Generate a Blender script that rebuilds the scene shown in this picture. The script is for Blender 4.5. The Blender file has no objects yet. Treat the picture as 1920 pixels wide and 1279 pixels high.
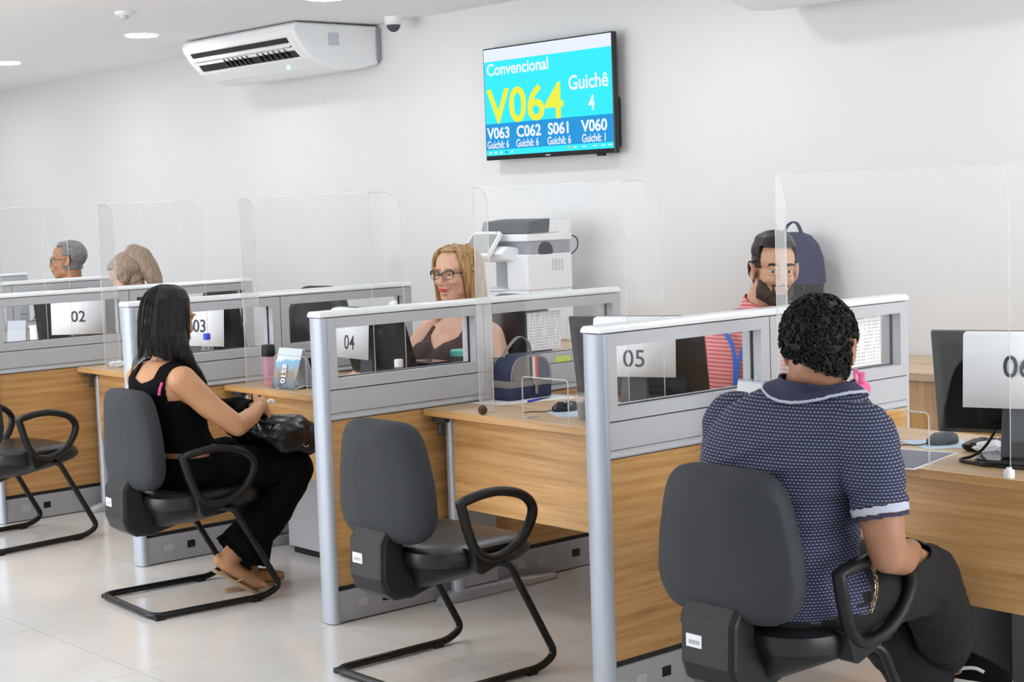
import bpy, bmesh, math, random
from mathutils import Vector, Matrix, noise
random.seed(7)
S = bpy.context.scene
COL = S.collection
V = Vector
PI = math.pi

# ------------------------------------------------------------------ camera
def make_camera():
    F, YAW, PITCH, ROLL = 3051.89, -0.8571, -0.0859, -0.0337
    f = V((math.sin(YAW)*math.cos(PITCH), math.cos(YAW)*math.cos(PITCH), math.sin(PITCH)))
    r = V((math.cos(YAW), -math.sin(YAW), 0)); u = r.cross(f)
    r2 = r*math.cos(ROLL) + u*math.sin(ROLL); u2 = -r*math.sin(ROLL) + u*math.cos(ROLL)
    cam = bpy.data.cameras.new('camera'); o = bpy.data.objects.new('camera', cam); COL.objects.link(o)
    m = Matrix((r2, u2, -f)).transposed().to_4x4(); m.translation = V((4.7956, -3.2810, 1.5038))
    o.matrix_world = m
    cam.sensor_fit = 'HORIZONTAL'; cam.sensor_width = 36.0; cam.lens = F/1920*36.0
    cam.clip_start = .05; cam.clip_end = 60
    S.camera = o
make_camera()

# ------------------------------------------------------------------ world, exposure
S.view_settings.view_transform = 'Standard'
S.view_settings.look = 'None'
S.view_settings.gamma = 1.0
S.view_settings.exposure = 1.08
S.view_settings.use_curve_mapping = False
S.cycles.use_denoising = True
S.cycles.max_bounces = 10
S.cycles.transparent_max_bounces = 24
S.cycles.sample_clamp_indirect = 8.0
S.cycles.caustics_reflective = False
S.cycles.caustics_refractive = False
w = bpy.data.worlds.new('daylight'); S.world = w; w.use_nodes = True
w.node_tree.nodes['Background'].inputs[0].default_value = (0.93, 0.965, 1.0, 1)
w.node_tree.nodes['Background'].inputs[1].default_value = 2.3
LAMP = 42.0      # radiance of every ceiling downlight lens
CEIL = 2.65
WALL_Y = 3.0
PITCH = 1.422

# ------------------------------------------------------------------ materials
def mat(name, col, rough=.5, metal=0., spec=.5, sss=0., coat=0., emit=None, es=0.):
    m = bpy.data.materials.new(name); m.use_nodes = True
    b = m.node_tree.nodes['Principled BSDF']
    b.inputs['Base Color'].default_value = (*col, 1)
    b.inputs['Roughness'].default_value = rough
    b.inputs['Metallic'].default_value = metal
    b.inputs['Specular IOR Level'].default_value = spec
    if sss:
        b.inputs['Subsurface Weight'].default_value = sss
        b.inputs['Subsurface Radius'].default_value = (.012, .005, .003)
        b.inputs['Subsurface Scale'].default_value = 1.0
    if coat: b.inputs['Coat Weight'].default_value = coat
    if emit:
        b.inputs['Emission Color'].default_value = (*emit, 1)
        b.inputs['Emission Strength'].default_value = es
    return m

def nd(m, t, **kw):
    n = m.node_tree.nodes.new(t)
    for k, v in kw.items(): setattr(n, k, v)
    return n
def lk(m, a, b): m.node_tree.links.new(a, b)
def bsdf(m): return m.node_tree.nodes['Principled BSDF']
def objcoord(m, scale=(1, 1, 1), rot=(0, 0, 0)):
    tc = nd(m, 'ShaderNodeTexCoord'); mp = nd(m, 'ShaderNodeMapping')
    mp.inputs['Scale'].default_value = scale; mp.inputs['Rotation'].default_value = rot
    lk(m, tc.outputs['Object'], mp.inputs['Vector']); return mp.outputs['Vector']
def ramp(m, fac, stops):
    r = nd(m, 'ShaderNodeValToRGB'); el = r.color_ramp.elements
    el[0].position, el[0].color = stops[0][0], (*stops[0][1], 1)
    el[1].position, el[1].color = stops[-1][0], (*stops[-1][1], 1)
    for p, c in stops[1:-1]:
        e = el.new(p); e.color = (*c, 1)
    lk(m, fac, r.inputs['Fac']); return r.outputs['Color']
def mixc(m, fac, a, b, blend='MIX'):
    n = nd(m, 'ShaderNodeMix', data_type='RGBA', blend_type=blend)
    for s, x in ((0, fac), (6, a), (7, b)):
        if isinstance(x, (int, float)): n.inputs[s].default_value = x
        elif isinstance(x, tuple): n.inputs[s].default_value = (*x, 1)
        else: lk(m, x, n.inputs[s])
    return n.outputs[2]
def bump(m, h, strength=.3, dist=.01):
    b = nd(m, 'ShaderNodeBump'); b.inputs['Strength'].default_value = strength; b.inputs['Distance'].default_value = dist
    lk(m, h, b.inputs['Height']); lk(m, b.outputs['Normal'], bsdf(m).inputs['Normal'])
def tex_noise(m, vec, scale, detail=3., rough=.55):
    n = nd(m, 'ShaderNodeTexNoise'); n.inputs['Scale'].default_value = scale
    n.inputs['Detail'].default_value = detail; n.inputs['Roughness'].default_value = rough
    lk(m, vec, n.inputs['Vector']); return n.outputs['Fac']

def wood(name, sc, dark, mid, light):
    m = mat(name, mid, .42)
    v = objcoord(m, sc)
    n1 = tex_noise(m, v, 1.0, 5, .6)
    big = tex_noise(m, objcoord(m, tuple(s*.23 for s in sc)), 1.0, 3, .5)
    c = ramp(m, n1, [(.30, dark), (.48, mid), (.66, light)])
    c2 = ramp(m, big, [(.3, (.80, .78, .76)), (.7, (1.08, 1.08, 1.08))])
    out = mixc(m, 1.0, c, c2, 'MULTIPLY')
    lk(m, out, bsdf(m).inputs['Base Color'])
    bump(m, n1, .08, .002)
    return m
OAKD, OAKM, OAKL = (.45, .225, .075), (.60, .335, .125), (.71, .435, .190)
M = {}
K = lambda c, f: tuple(x*f for x in c)
M['wood_y'] = wood('oak_laminate_lengthwise', (40, 2.2, 46), K(OAKD, 1.02), K(OAKM, 1.0), K(OAKL, 1.0))       # partitions: grain along y
M['wood_x'] = wood('oak_laminate_crosswise', (2.0, 40, 42), K(OAKD, 1.06), K(OAKM, 1.06), K(OAKL, 1.06))        # desks: grain along x
M['wood_top'] = wood('oak_laminate_desktop', (2.4, 30, 40), (.50, .32, .165), (.59, .41, .235), (.68, .50, .32))
M['wood_v'] = wood('oak_laminate_upright', (40, 40, 2.2), OAKD, OAKM, OAKL)
def speck(name, a, b, sc=260, rough=.5, metal=0.):
    m = mat(name, a, rough, metal)
    lk(m, ramp(m, tex_noise(m, objcoord(m), sc, 2), [(.35, a), (.65, b)]), bsdf(m).inputs['Base Color']); return m
M['grey'] = speck('grey_painted_steel', (.455, .468, .49), (.535, .55, .575), 300, .45)
M['grey_dark'] = speck('plinth_grey_steel', (.36, .37, .395), (.43, .44, .465), 300, .5)
M['post'] = mat('pale_aluminium_post', (.44, .475, .545), .38, .15)
M['cap'] = mat('white_aluminium_cap', (.80, .83, .84), .25, .1)
M['gasket'] = mat('black_gasket', (.015, .016, .02), .6)
M['leg_metal'] = mat('silver_powder_coat', (.50, .53, .58), .35, .35)
M['black_plastic'] = mat('black_plastic', (.005, .0055, .0065), .42, 0, .35)
M['black_gloss'] = mat('black_gloss_plastic', (.010, .010, .012), .15)
M['black_metal'] = mat('black_enamel_tube', (.004, .0044, .005), .30, 0, .4)
M['white_plastic'] = mat('white_plastic', (.84, .85, .86), .35)
M['white_warm'] = mat('white_printer_plastic', (.82, .83, .85), .4)
M['paper'] = mat('white_paper', (.86, .87, .90), .8)
M['ink'] = mat('printed_ink', (.05, .055, .07), .8)
M['screen_dark'] = mat('dark_screen', (.012, .013, .018), .12)
M['chrome'] = mat('chrome', (.75, .75, .75), .15, 1.0)
M['gold'] = mat('brass_chain', (.62, .50, .30), .25, 1.0)

m = mat('wall_paint', (.74, .74, .74), .6)
bump(m, tex_noise(m, objcoord(m), 90, 4), .05, .003); M['wall'] = m
M['ceil'] = mat('ceiling_paint', (.87, .87, .87), .7)

m = mat('polished_porcelain_tile', (.62, .59, .555), .13, 0, .5)
bt = nd(m, 'ShaderNodeTexBrick'); bt.offset = 0.0
for k, v in (('Scale', 1.0), ('Mortar Size', .0018), ('Mortar Smooth', .2), ('Bias', 0.), ('Brick Width', .8), ('Row Height', .8)):
    bt.inputs[k].default_value = v
lk(m, objcoord(m, (1, 1, 1), (0, 0, 0)), bt.inputs['Vector'])
cl = ramp(m, tex_noise(m, objcoord(m), 2.4, 6, .6), [(.3, (.70, .675, .645)), (.7, (.77, .75, .725))])
lk(m, mixc(m, bt.outputs['Fac'], cl, (.50, .475, .445)), bsdf(m).inputs['Base Color'])
M['floor'] = m

m = mat('charcoal_fabric', (.045, .048, .054), .75)
nz = tex_noise(m, objcoord(m), 700, 2)
lk(m, ramp(m, nz, [(.3, (.015, .0175, .022)), (.7, (.029, .033, .040))]), bsdf(m).inputs['Base Color']); bump(m, nz, .25, .001)
M['chair_back'] = m
m = mat('black_leatherette', (.010, .010, .011), .36)
bump(m, tex_noise(m, objcoord(m), 300, 3), .15, .001); M['chair_seat'] = m

def clear(name, tint=(.975, .985, .985), gl=.12, base=.010, rough=.02):
    m = bpy.data.materials.new(name); m.use_nodes = True
    nt = m.node_tree; nt.nodes.clear()
    out = nd(m, 'ShaderNodeOutputMaterial'); t = nd(m, 'ShaderNodeBsdfTransparent'); g = nd(m, 'ShaderNodeBsdfGlossy')
    t.inputs[0].default_value = (*tint, 1); g.inputs['Roughness'].default_value = rough
    lw = nd(m, 'ShaderNodeLayerWeight'); lw.inputs['Blend'].default_value = .5
    pw = nd(m, 'ShaderNodeMath', operation='POWER'); pw.inputs[1].default_value = 4.0
    ma = nd(m, 'ShaderNodeMath', operation='MULTIPLY_ADD'); ma.inputs[1].default_value = gl; ma.inputs[2].default_value = base
    mx = nd(m, 'ShaderNodeMixShader')
    lk(m, lw.outputs['Facing'], pw.inputs[0]); lk(m, pw.outputs[0], ma.inputs[0]); lk(m, ma.outputs[0], mx.inputs[0])
    lk(m, t.outputs[0], mx.inputs[1]); lk(m, g.outputs[0], mx.inputs[2]); lk(m, mx.outputs[0], out.inputs[0])
    return m
M['glass'] = clear('partition_glass', (.98, .985, .99), .16, .016)
M['acrylic'] = clear('clear_acrylic_sheet', (.99, .993, .993), .10, .008)
def frosty(name, col, fac):
    m = bpy.data.materials.new(name); m.use_nodes = True
    nt = m.node_tree; nt.nodes.clear()
    out = nd(m, 'ShaderNodeOutputMaterial'); t = nd(m, 'ShaderNodeBsdfTransparent'); d = nd(m, 'ShaderNodeBsdfPrincipled')
    d.inputs['Base Color'].default_value = (*col, 1); d.inputs['Roughness'].default_value = .2
    mx = nd(m, 'ShaderNodeMixShader'); mx.inputs[0].default_value = fac
    lk(m, t.outputs[0], mx.inputs[1]); lk(m, d.outputs[0], mx.inputs[2]); lk(m, mx.outputs[0], out.inputs[0])
    return m
M['acrylic_edge'] = frosty('polished_acrylic_edge', (.70, .72, .73), .42)
M['acrylic_wing'] = frosty('hazy_acrylic_bend', (.80, .81, .82), .24)  # dirt and grazing-view greyness of the left wings, put in as haze
M['clear_plastic'] = frosty('clear_drink_plastic', (.80, .84, .86), .13)
M['pink_clear'] = frosty('pink_translucent_plastic', (.88, .38, .58), .38)
M['coffee'] = mat('black_coffee', (.018, .012, .010), .15)

def skin(name, col):
    m = mat(name, col, .42, 0, .4, .18)
    n = tex_noise(m, objcoord(m), 14, 4)
    lk(m, ramp(m, n, [(.3, tuple(x*.90 for x in col)), (.7, tuple(min(1, x*1.07) for x in col))]), bsdf(m).inputs['Base Color'])
    return m
M['skin_f1'] = skin('warm_brown_skin', (.53, .265, .135))
M['skin_m1'] = skin('brown_skin', (.37, .185, .110))
M['skin_f2'] = skin('light_skin', (.68, .40, .285))
M['skin_m2'] = skin('olive_skin', (.60, .335, .215))
M['skin_m3'] = skin('tan_skin', (.45, .22, .125))
def hairmat(name, a, b, sc=(160, 160, 7), rough=.35):
    m = mat(name, a, rough)
    n = tex_noise(m, objcoord(m, sc), 1.0, 3)
    bsdf(m).inputs['Specular IOR Level'].default_value = .25
    lk(m, ramp(m, n, [(.35, a), (.65, b)]), bsdf(m).inputs['Base Color']); bump(m, n, .5, .004)
    return m
M['hair_black'] = hairmat('black_straight_hair', (.003, .0028, .0028), (.009, .0085, .008), rough=.42)
M['hair_curly'] = hairmat('black_curly_hair', (.0025, .0025, .0025), (.007, .0065, .0065), (90, 90, 90), .5)
M['hair_fade'] = hairmat('cropped_dark_hair', (.030, .020, .014), (.055, .038, .027), (300, 300, 300), .6)
M['hair_blond'] = hairmat('blond_streaked_hair', (.20, .105, .035), (.52, .33, .145), (120, 120, 6))
M['hair_brown'] = hairmat('light_brown_hair', (.22, .145, .105), (.40, .29, .225), (150, 150, 20))
M['hair_dark'] = hairmat('dark_brown_hair', (.012, .009, .008), (.032, .024, .019), (200, 200, 40))
M['hair_grey'] = hairmat('grey_hair', (.10, .10, .10), (.30, .29, .28), (220, 220, 60))
M['beard'] = hairmat('dark_beard', (.030, .018, .012), (.085, .052, .036), (260, 260, 120), .6)
M['eye'] = mat('eye_white', (.52, .49, .47), .3)
M['iris'] = mat('dark_iris', (.02, .012, .008), .1)
M['lip_red'] = mat('red_lipstick', (.62, .03, .06), .3)
M['lip'] = mat('natural_lips', (.42, .17, .13), .4)
M['black_cloth'] = mat('black_cotton', (.0028, .003, .0036), .9, 0, .12)
M['black_shiny'] = mat('black_soft_leather', (.004, .004, .0045), .30)
M['jeans'] = speck('black_denim', (.0025, .0025, .0028), (.0075, .0075, .008), 240, .85)
M['brown_top'] = mat('dark_brown_jersey', (.045, .026, .024), .8)
M['pink_strap'] = mat('bright_pink_strap', (.80, .10, .38), .5)
M['sole'] = mat('tan_rubber_sole', (.42, .29, .175), .7)
M['white_rubber'] = mat('off_white_rubber', (.62, .61, .59), .6)

def stripe_shirt():
    m = mat('coral_striped_jersey', (.80, .22, .23), .8)
    w_ = nd(m, 'ShaderNodeTexWave', wave_type='BANDS', bands_direction='Z'); w_.inputs['Scale'].default_value = 21; w_.inputs['Distortion'].default_value = .6
    w_.inputs['Detail'].default_value = 1
    lk(m, objcoord(m, (1, 1, 1), (.22, .0, 0)), w_.inputs['Vector'])
    lk(m, ramp(m, w_.outputs['Fac'], [(.25, (.74, .135, .155)), (.55, (.83, .27, .27)), (.85, (.86, .42, .41))]), bsdf(m).inputs['Base Color'])
    return m
M['coral'] = stripe_shirt()
def dash_shirt():
    m = mat('navy_dash_print', (.03, .04, .09), .85)
    tc = nd(m, 'ShaderNodeTexCoord'); sx = nd(m, 'ShaderNodeSeparateXYZ'); lk(m, tc.outputs['Object'], sx.inputs[0])
    ad = nd(m, 'ShaderNodeMath', operation='MULTIPLY_ADD'); ad.inputs[1].default_value = .8
    lk(m, sx.outputs['Y'], ad.inputs[0]); lk(m, sx.outputs['X'], ad.inputs[2])
    cx = nd(m, 'ShaderNodeCombineXYZ'); lk(m, ad.outputs[0], cx.inputs[0]); lk(m, sx.outputs['Z'], cx.inputs[1])
    b = nd(m, 'ShaderNodeTexBrick'); b.offset = .5
    for k, v in (('Scale', 1.0), ('Mortar Size', .0026), ('Mortar Smooth', .3), ('Brick Width', .0118), ('Row Height', .0078)):
        b.inputs[k].default_value = v
    b.inputs['Color1'].default_value = b.inputs['Color2'].default_value = (.155, .17, .25, 1)
    b.inputs['Mortar'].default_value = (.010, .0125, .040, 1)
    lk(m, cx.outputs[0], b.inputs['Vector']); lk(m, b.outputs['Color'], bsdf(m).inputs['Base Color'])
    return m
M['navy_dash'] = dash_shirt()
M['navy'] = mat('navy_rib', (.020, .022, .060), .8)
M['white_rib'] = mat('white_rib', (.42, .45, .54), .8)
def doc_mat():
    m = mat('printed_document', (.86, .86, .88), .8)
    tc = nd(m, 'ShaderNodeTexCoord'); sx = nd(m, 'ShaderNodeSeparateXYZ'); lk(m, tc.outputs['Object'], sx.inputs[0])
    fz = nd(m, 'ShaderNodeMath', operation='MULTIPLY'); fz.inputs[1].default_value = 85; lk(m, sx.outputs['Z'], fz.inputs[0])
    fr = nd(m, 'ShaderNodeMath', operation='FRACT'); lk(m, fz.outputs[0], fr.inputs[0])
    gt = nd(m, 'ShaderNodeMath', operation='GREATER_THAN'); gt.inputs[1].default_value = .55; lk(m, fr.outputs[0], gt.inputs[0])
    n = tex_noise(m, objcoord(m, (90, 90, 20)), 1.0, 2)
    g2 = nd(m, 'ShaderNodeMath', operation='GREATER_THAN'); g2.inputs[1].default_value = .47; lk(m, n, g2.inputs[0])
    mu = nd(m, 'ShaderNodeMath', operation='MULTIPLY'); lk(m, gt.outputs[0], mu.inputs[0]); lk(m, g2.outputs[0], mu.inputs[1])
    lk(m, mixc(m, mu.outputs[0], (.86, .86, .88), (.58, .58, .61)), bsdf(m).inputs['Base Color'])
    return m
M['doc'] = doc_mat()
def emis(name, col, s):
    m = bpy.data.materials.new(name); m.use_nodes = True; nt = m.node_tree; nt.nodes.clear()
    out = nd(m, 'ShaderNodeOutputMaterial'); e = nd(m, 'ShaderNodeEmission')
    e.inputs[0].default_value = (*col, 1); e.inputs[1].default_value = s
    lk(m, e.outputs[0], out.inputs[0]); return m
M['lamp'] = emis('lamp_lens', (.955, .985, 1.03), LAMP)
M['tv_white'] = emis('screen_white', (.50, .54, .62), 0.79)
M['tv_cyan'] = emis('screen_cyan', (.030, .53, .62), 0.79)
M['tv_blue'] = emis('screen_blue', (.018, .20, .46), 0.79)
M['tv_yellow'] = emis('screen_yellow', (.53, .54, .045), 0.79)
M['tv_amber'] = emis('screen_amber', (.95, .55, .08), .45)
M['led_green'] = emis('green_indicator', (.35, .95, .75), 1.2)
M['led_blue'] = emis('blue_indicator', (.15, .25, 1.0), 1.2)
M['tv_text'] = emis('screen_text', (.53, .57, .62), 0.79)
def simple(k, c, r=.5, **kw): M[k] = mat(k, c, r, **kw)
simple('blue_cap', (.03, .05, .62)); simple('teal_lid', (.10, .55, .50)); simple('yellow', (.80, .82, .06)); simple('lime_note', (.68, .80, .08))
simple('pink', (.88, .10, .33), .35); simple('lanyard_blue', (.03, .16, .68), .7)
simple('bag_grey', (.27, .265, .255), .85); simple('bag_navy', (.020, .030, .085), .7); simple('bag_denim', (.055, .07, .12), .9)
simple('red', (.78, .06, .03), .7); simple('white_cloth', (.78, .77, .74), .8); simple('fabric_black', (.012, .013, .018), .9)
simple('pack_navy', (.014, .017, .070), .75); simple('coconut', (.10, .045, .022), .8); simple('charcoal_drink', (.03, .03, .035), .3)
simple('orange', (.72, .25, .05)); simple('pale_blue_pad', (.55, .68, .80), .6); simple('grey_pad', (.20, .20, .24), .6)
simple('keys', (.03, .031, .034), .5); simple('tattoo', (.11, .12, .16)); simple('grey_screen', (.27, .28, .27), .3)
simple('dark_grey_plastic', (.055, .06, .07), .5); simple('mid_grey_plastic', (.30, .31, .34), .5); simple('seam', (.18, .17, .15), .8)
simple('light_grey_plastic', (.55, .58, .64), .45)
simple('skyblue', (.16, .36, .62), .6); simple('sand', (.45, .36, .26), .6); simple('slate', (.10, .12, .15), .6)
# ------------------------------------------------------------------ geometry helpers
def catmull(pts, n=8, closed=False):
    P_ = [V(p) for p in pts]; out = []; N = len(P_)
    rng = range(N) if closed else range(N-1)
    for i in rng:
        p0 = P_[(i-1) % N] if (closed or i > 0) else P_[i]*2-P_[i+1]
        p1 = P_[i]; p2 = P_[(i+1) % N]
        p3 = P_[(i+2) % N] if (closed or i+2 < N) else p2*2-p1
        for k in range(n):
            t = k/n
            out.append(.5*((2*p1)+(p2-p0)*t+(2*p0-5*p1+4*p2-p3)*t*t+(3*p1-p0-3*p2+p3)*t**3))
    if not closed: out.append(P_[-1].copy())
    return out
def fillet(pts, r, n=6, closed=False):
    P_ = [V(p) for p in pts]; out = []; N = len(P_)
    for i, p in enumerate(P_):
        if not closed and i in (0, N-1): out.append(p); continue
        a = P_[i-1]-p; b = P_[(i+1) % N]-p
        rr = min(r, a.length*.45, b.length*.45)
        s, e = p+a.normalized()*rr, p+b.normalized()*rr
        for k in range(n+1):
            t = k/n; out.append(s*(1-t)**2+p*2*t*(1-t)+e*t*t)
    return out

class MB:
    def __init__(s): s.v = []; s.f = []
    def add(s, vs, fs):
        o = len(s.v); s.v += [V(p) for p in vs]; s.f += [tuple(i+o for i in f) for f in fs]; return s
    def box(s, x0, x1, y0, y1, z0, z1):
        return s.add([(x0,y0,z0),(x1,y0,z0),(x1,y1,z0),(x0,y1,z0),(x0,y0,z1),(x1,y0,z1),(x1,y1,z1),(x0,y1,z1)],
                     [(3,2,1,0),(4,5,6,7),(0,1,5,4),(1,2,6,5),(2,3,7,6),(3,0,4,7)])
    def loft(s, rings, closed=False, caps=True):
        n = len(rings[0]); vs = [p for r in rings for p in r]; fs = []
        m = len(rings)
        for i in range(m if closed else m-1):
            a, b = i*n, ((i+1) % m)*n
            for j in range(n):
                k = (j+1) % n; fs.append((a+j, a+k, b+k, b+j))
        if caps and not closed:
            fs.append(tuple(range(n-1, -1, -1))); fs.append(tuple((m-1)*n+j for j in range(n)))
        return s.add(vs, fs)
    def tube(s, pts, r, n=10, closed=False, flat=None, up=None):
        """r: radius or list; flat: (a,b) elliptic section axes scale"""
        P_ = [V(p) for p in pts]; N = len(P_); rings = []
        rs = r if isinstance(r, (list, tuple)) else [r]*N
        t0 = None; nrm = None
        for i, p in enumerate(P_):
            a = P_[(i-1) % N] if (closed or i > 0) else p; b = P_[(i+1) % N] if (closed or i < N-1) else p
            t = (b-a).normalized()
            if up is not None:
                nrm = V(up) - t*V(up).dot(t)
                nrm.normalize()
            elif nrm is None:
                h = V((0,0,1)) if abs(t.z) < .9 else V((1,0,0)); nrm = (h-t*h.dot(t)).normalized()
            else:
                nrm = (nrm-t*nrm.dot(t)).normalized()
            bi = t.cross(nrm); fa, fb = flat or (1, 1)
            rings.append([p+(nrm*math.cos(2*PI*k/n)*fa+bi*math.sin(2*PI*k/n)*fb)*rs[i] for k in range(n)])
        return s.loft(rings, closed)
    def sph(s, c, r, seg=14, rot=None):
        r = (r, r, r) if isinstance(r, (int, float)) else r
        c = V(c); rings = []; h = seg//2+1
        vs = []; fs = []
        for i in range(1, h):
            a = PI*i/h
            for j in range(seg):
                b = 2*PI*j/seg
                p = V((r[0]*math.sin(a)*math.cos(b), r[1]*math.sin(a)*math.sin(b), r[2]*math.cos(a)))
                vs.append(p)
        top, bot = len(vs), len(vs)+1
        vs += [V((0,0,r[2])), V((0,0,-r[2]))]
        for i in range(h-2):
            for j in range(seg):
                k = (j+1) % seg
                fs.append((i*seg+j, (i+1)*seg+j, (i+1)*seg+k, i*seg+k))
        for j in range(seg):
            k = (j+1) % seg
            fs.append((top, j, k)); fs.append((bot, (h-2)*seg+k, (h-2)*seg+j))
        if rot: vs = [rot @ p for p in vs]
        return s.add([p+c for p in vs], fs)
    def limb(s, pts, rs, n=14):
        for i in range(len(pts)-1): s.tube([pts[i], pts[i+1]], [rs[i], rs[i+1]], n)
        for p, r in zip(pts, rs): s.sph(p, r, n)
        return s
    def lathe(s, prof, c=(0,0,0), n=20):
        c = V(c); rings = [[c+V((r*math.cos(2*PI*k/n), r*math.sin(2*PI*k/n), z)) for k in range(n)] for r, z in prof]
        return s.loft(rings)
    def prism(s, poly, axis, a, b):
        """poly: 2-D outline in the plane normal to axis"""
        def P3(u, v_, t): return {'x': (t, u, v_), 'y': (u, t, v_), 'z': (u, v_, t)}[axis]
        n = len(poly)
        s.add([P3(u, v_, a) for u, v_ in poly]+[P3(u, v_, b) for u, v_ in poly],
              [(i, (i+1) % n, n+(i+1) % n, n+i) for i in range(n)]+[tuple(range(n-1, -1, -1)), tuple(range(n, 2*n))])
        return s
    def xf(s, mtx):
        s.v = [mtx @ p for p in s.v]; return s

def put(name, mb, m, parent=None, smooth=False, bevel=0, seg=2, kind=None, label=None, fixn=True):
    """link one mesh; vertices are given in world space when the parent is unrotated (its location is subtracted)"""
    me = bpy.data.meshes.new(name); off = V((0,0,0))
    if parent is not None and not parent.get('_local'):
        q = parent
        while q is not None: off = off+q.location; q = q.parent
    me.from_pydata([tuple(p-off) for p in mb.v], [], mb.f)
    if fixn:
        b = bmesh.new(); b.from_mesh(me); bmesh.ops.recalc_face_normals(b, faces=b.faces); b.to_mesh(me); b.free()
    me.materials.append(M[m] if isinstance(m, str) else m)
    o = bpy.data.objects.new(name, me); COL.objects.link(o)
    if parent is not None: o.parent = parent
    if bevel:
        bv = o.modifiers.new('bevel', 'BEVEL'); bv.width = bevel; bv.segments = seg; bv.limit_method = 'ANGLE'; bv.angle_limit = math.radians(40)
        bv.harden_normals = False
    if smooth: shade(me, 50)
    if kind: o['kind'] = kind
    if label: o['label'] = label
    return o
def shade(me, ang=50):
    b = bmesh.new(); b.from_mesh(me)
    for f in b.faces: f.smooth = True
    for e in b.edges:
        if len(e.link_faces) == 2 and e.calc_face_angle(0) > math.radians(ang): e.smooth = False
    b.to_mesh(me); b.free()
def thing(name, label, cat, loc=(0,0,0), group=None, local=False, rz=0):
    o = bpy.data.objects.new(name, None); COL.objects.link(o); o.empty_display_size = .1
    o.location = loc; o.rotation_euler = (0, 0, rz)
    o['label'] = label; o['category'] = cat
    if group: o['group'] = group
    if local: o['_local'] = True
    return o
def tag(o, label, cat, group=None):
    o['label'] = label; o['category'] = cat
    if group: o['group'] = group
    return o
def copy_tree(src, parent=None):
    c = src.copy(); COL.objects.link(c)
    if parent is not None: c.parent = parent
    for ch in [x for x in src.children]: copy_tree(ch, c)
    return c
def text_mb(s, size, depth=.0006, bold=0.0, align='LEFT', sx=1.0):
    cu = bpy.data.curves.new('t', 'FONT'); cu.body = s; cu.size = size; cu.extrude = depth; cu.offset = bold; cu.align_x = align
    cu.resolution_u = 4
    o = bpy.data.objects.new('t', cu); COL.objects.link(o)
    dg = bpy.context.evaluated_depsgraph_get(); me = bpy.data.meshes.new_from_object(o.evaluated_get(dg))
    mb = MB(); mb.add([V((v.co.x*sx, v.co.y, v.co.z)) for v in me.vertices], [tuple(p.vertices) for p in me.polygons])
    bpy.data.objects.remove(o); bpy.data.curves.remove(cu); bpy.data.meshes.remove(me)
    return mb
def frame_mtx(o, x, y):
    """matrix from plane coords (x right, y up, z towards the reader) to world"""
    x = V(x).normalized(); y = V(y).normalized(); z = x.cross(y)
    mt = Matrix((x, y, z)).transposed().to_4x4(); mt.translation = V(o); return mt
def remesh(mb, voxel, it=6, fac=.5):
    me = bpy.data.meshes.new('tmp'); me.from_pydata([tuple(p) for p in mb.v], [], mb.f)
    b = bmesh.new(); b.from_mesh(me); bmesh.ops.recalc_face_normals(b, faces=b.faces); b.to_mesh(me); b.free()
    o = bpy.data.objects.new('tmp', me); COL.objects.link(o)
    r = o.modifiers.new('r', 'REMESH'); r.mode = 'VOXEL'; r.voxel_size = voxel
    if it:
        s = o.modifiers.new('s', 'SMOOTH'); s.factor = fac; s.iterations = it
    dg = bpy.context.evaluated_depsgraph_get(); out = bpy.data.meshes.new_from_object(o.evaluated_get(dg))
    bpy.data.objects.remove(o); bpy.data.meshes.remove(me)
    return out
def put_mesh(name, me, m, parent, label=None):
    off = V((0,0,0)); q = parent
    while q is not None: off = off+q.location; q = q.parent
    me.name = name; me.transform(Matrix.Translation(-off))
    me.materials.clear(); me.materials.append(M[m])
    for p in me.polygons: p.use_smooth = True
    o = bpy.data.objects.new(name, me); COL.objects.link(o); o.parent = parent
    if label: o['label'] = label
    return o

# ------------------------------------------------------------------ the room
XL, XR, YF = -13.0, 6.5, -4.6
put('floor', MB().box(XL, XR, YF, WALL_Y+.1, -.1, 0), 'floor', kind='structure')
put('ceiling', MB().box(XL, XR, YF, WALL_Y+.1, CEIL, CEIL+.1), 'ceil', kind='structure')
put('wall_back', MB().box(XL, XR, WALL_Y, WALL_Y+.1, 0, CEIL), 'wall', kind='structure')
put('wall_left', MB().box(XL-.1, XL, YF, WALL_Y+.1, 0, CEIL), 'wall', kind='structure')
put('wall_right', MB().box(XR, XR+.1, 2.75, WALL_Y+.1, 0, CEIL).box(XR, XR+.1, YF, -1.4, 0, CEIL), 'wall', kind='structure')  # unseen; gap sized to light partition sides but not the nearest desk
# unseen front: open gap lets daylight in, walls added to hold it back
put('wall_front_light_block', MB().box(.2, XR, YF-.1, YF, 0, CEIL), 'wall', kind='structure')  # added out of view to darken the right-hand desk
put('wall_far_light_block', MB().box(XL, -6.2, YF-.1, YF, 0, CEIL), 'wall', kind='structure')  # added out of view to dim the left end of the back wall
put('baseboard_back', MB().box(XL, XR, WALL_Y-.012, WALL_Y, 0, .08), 'white_plastic', kind='structure')

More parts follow.
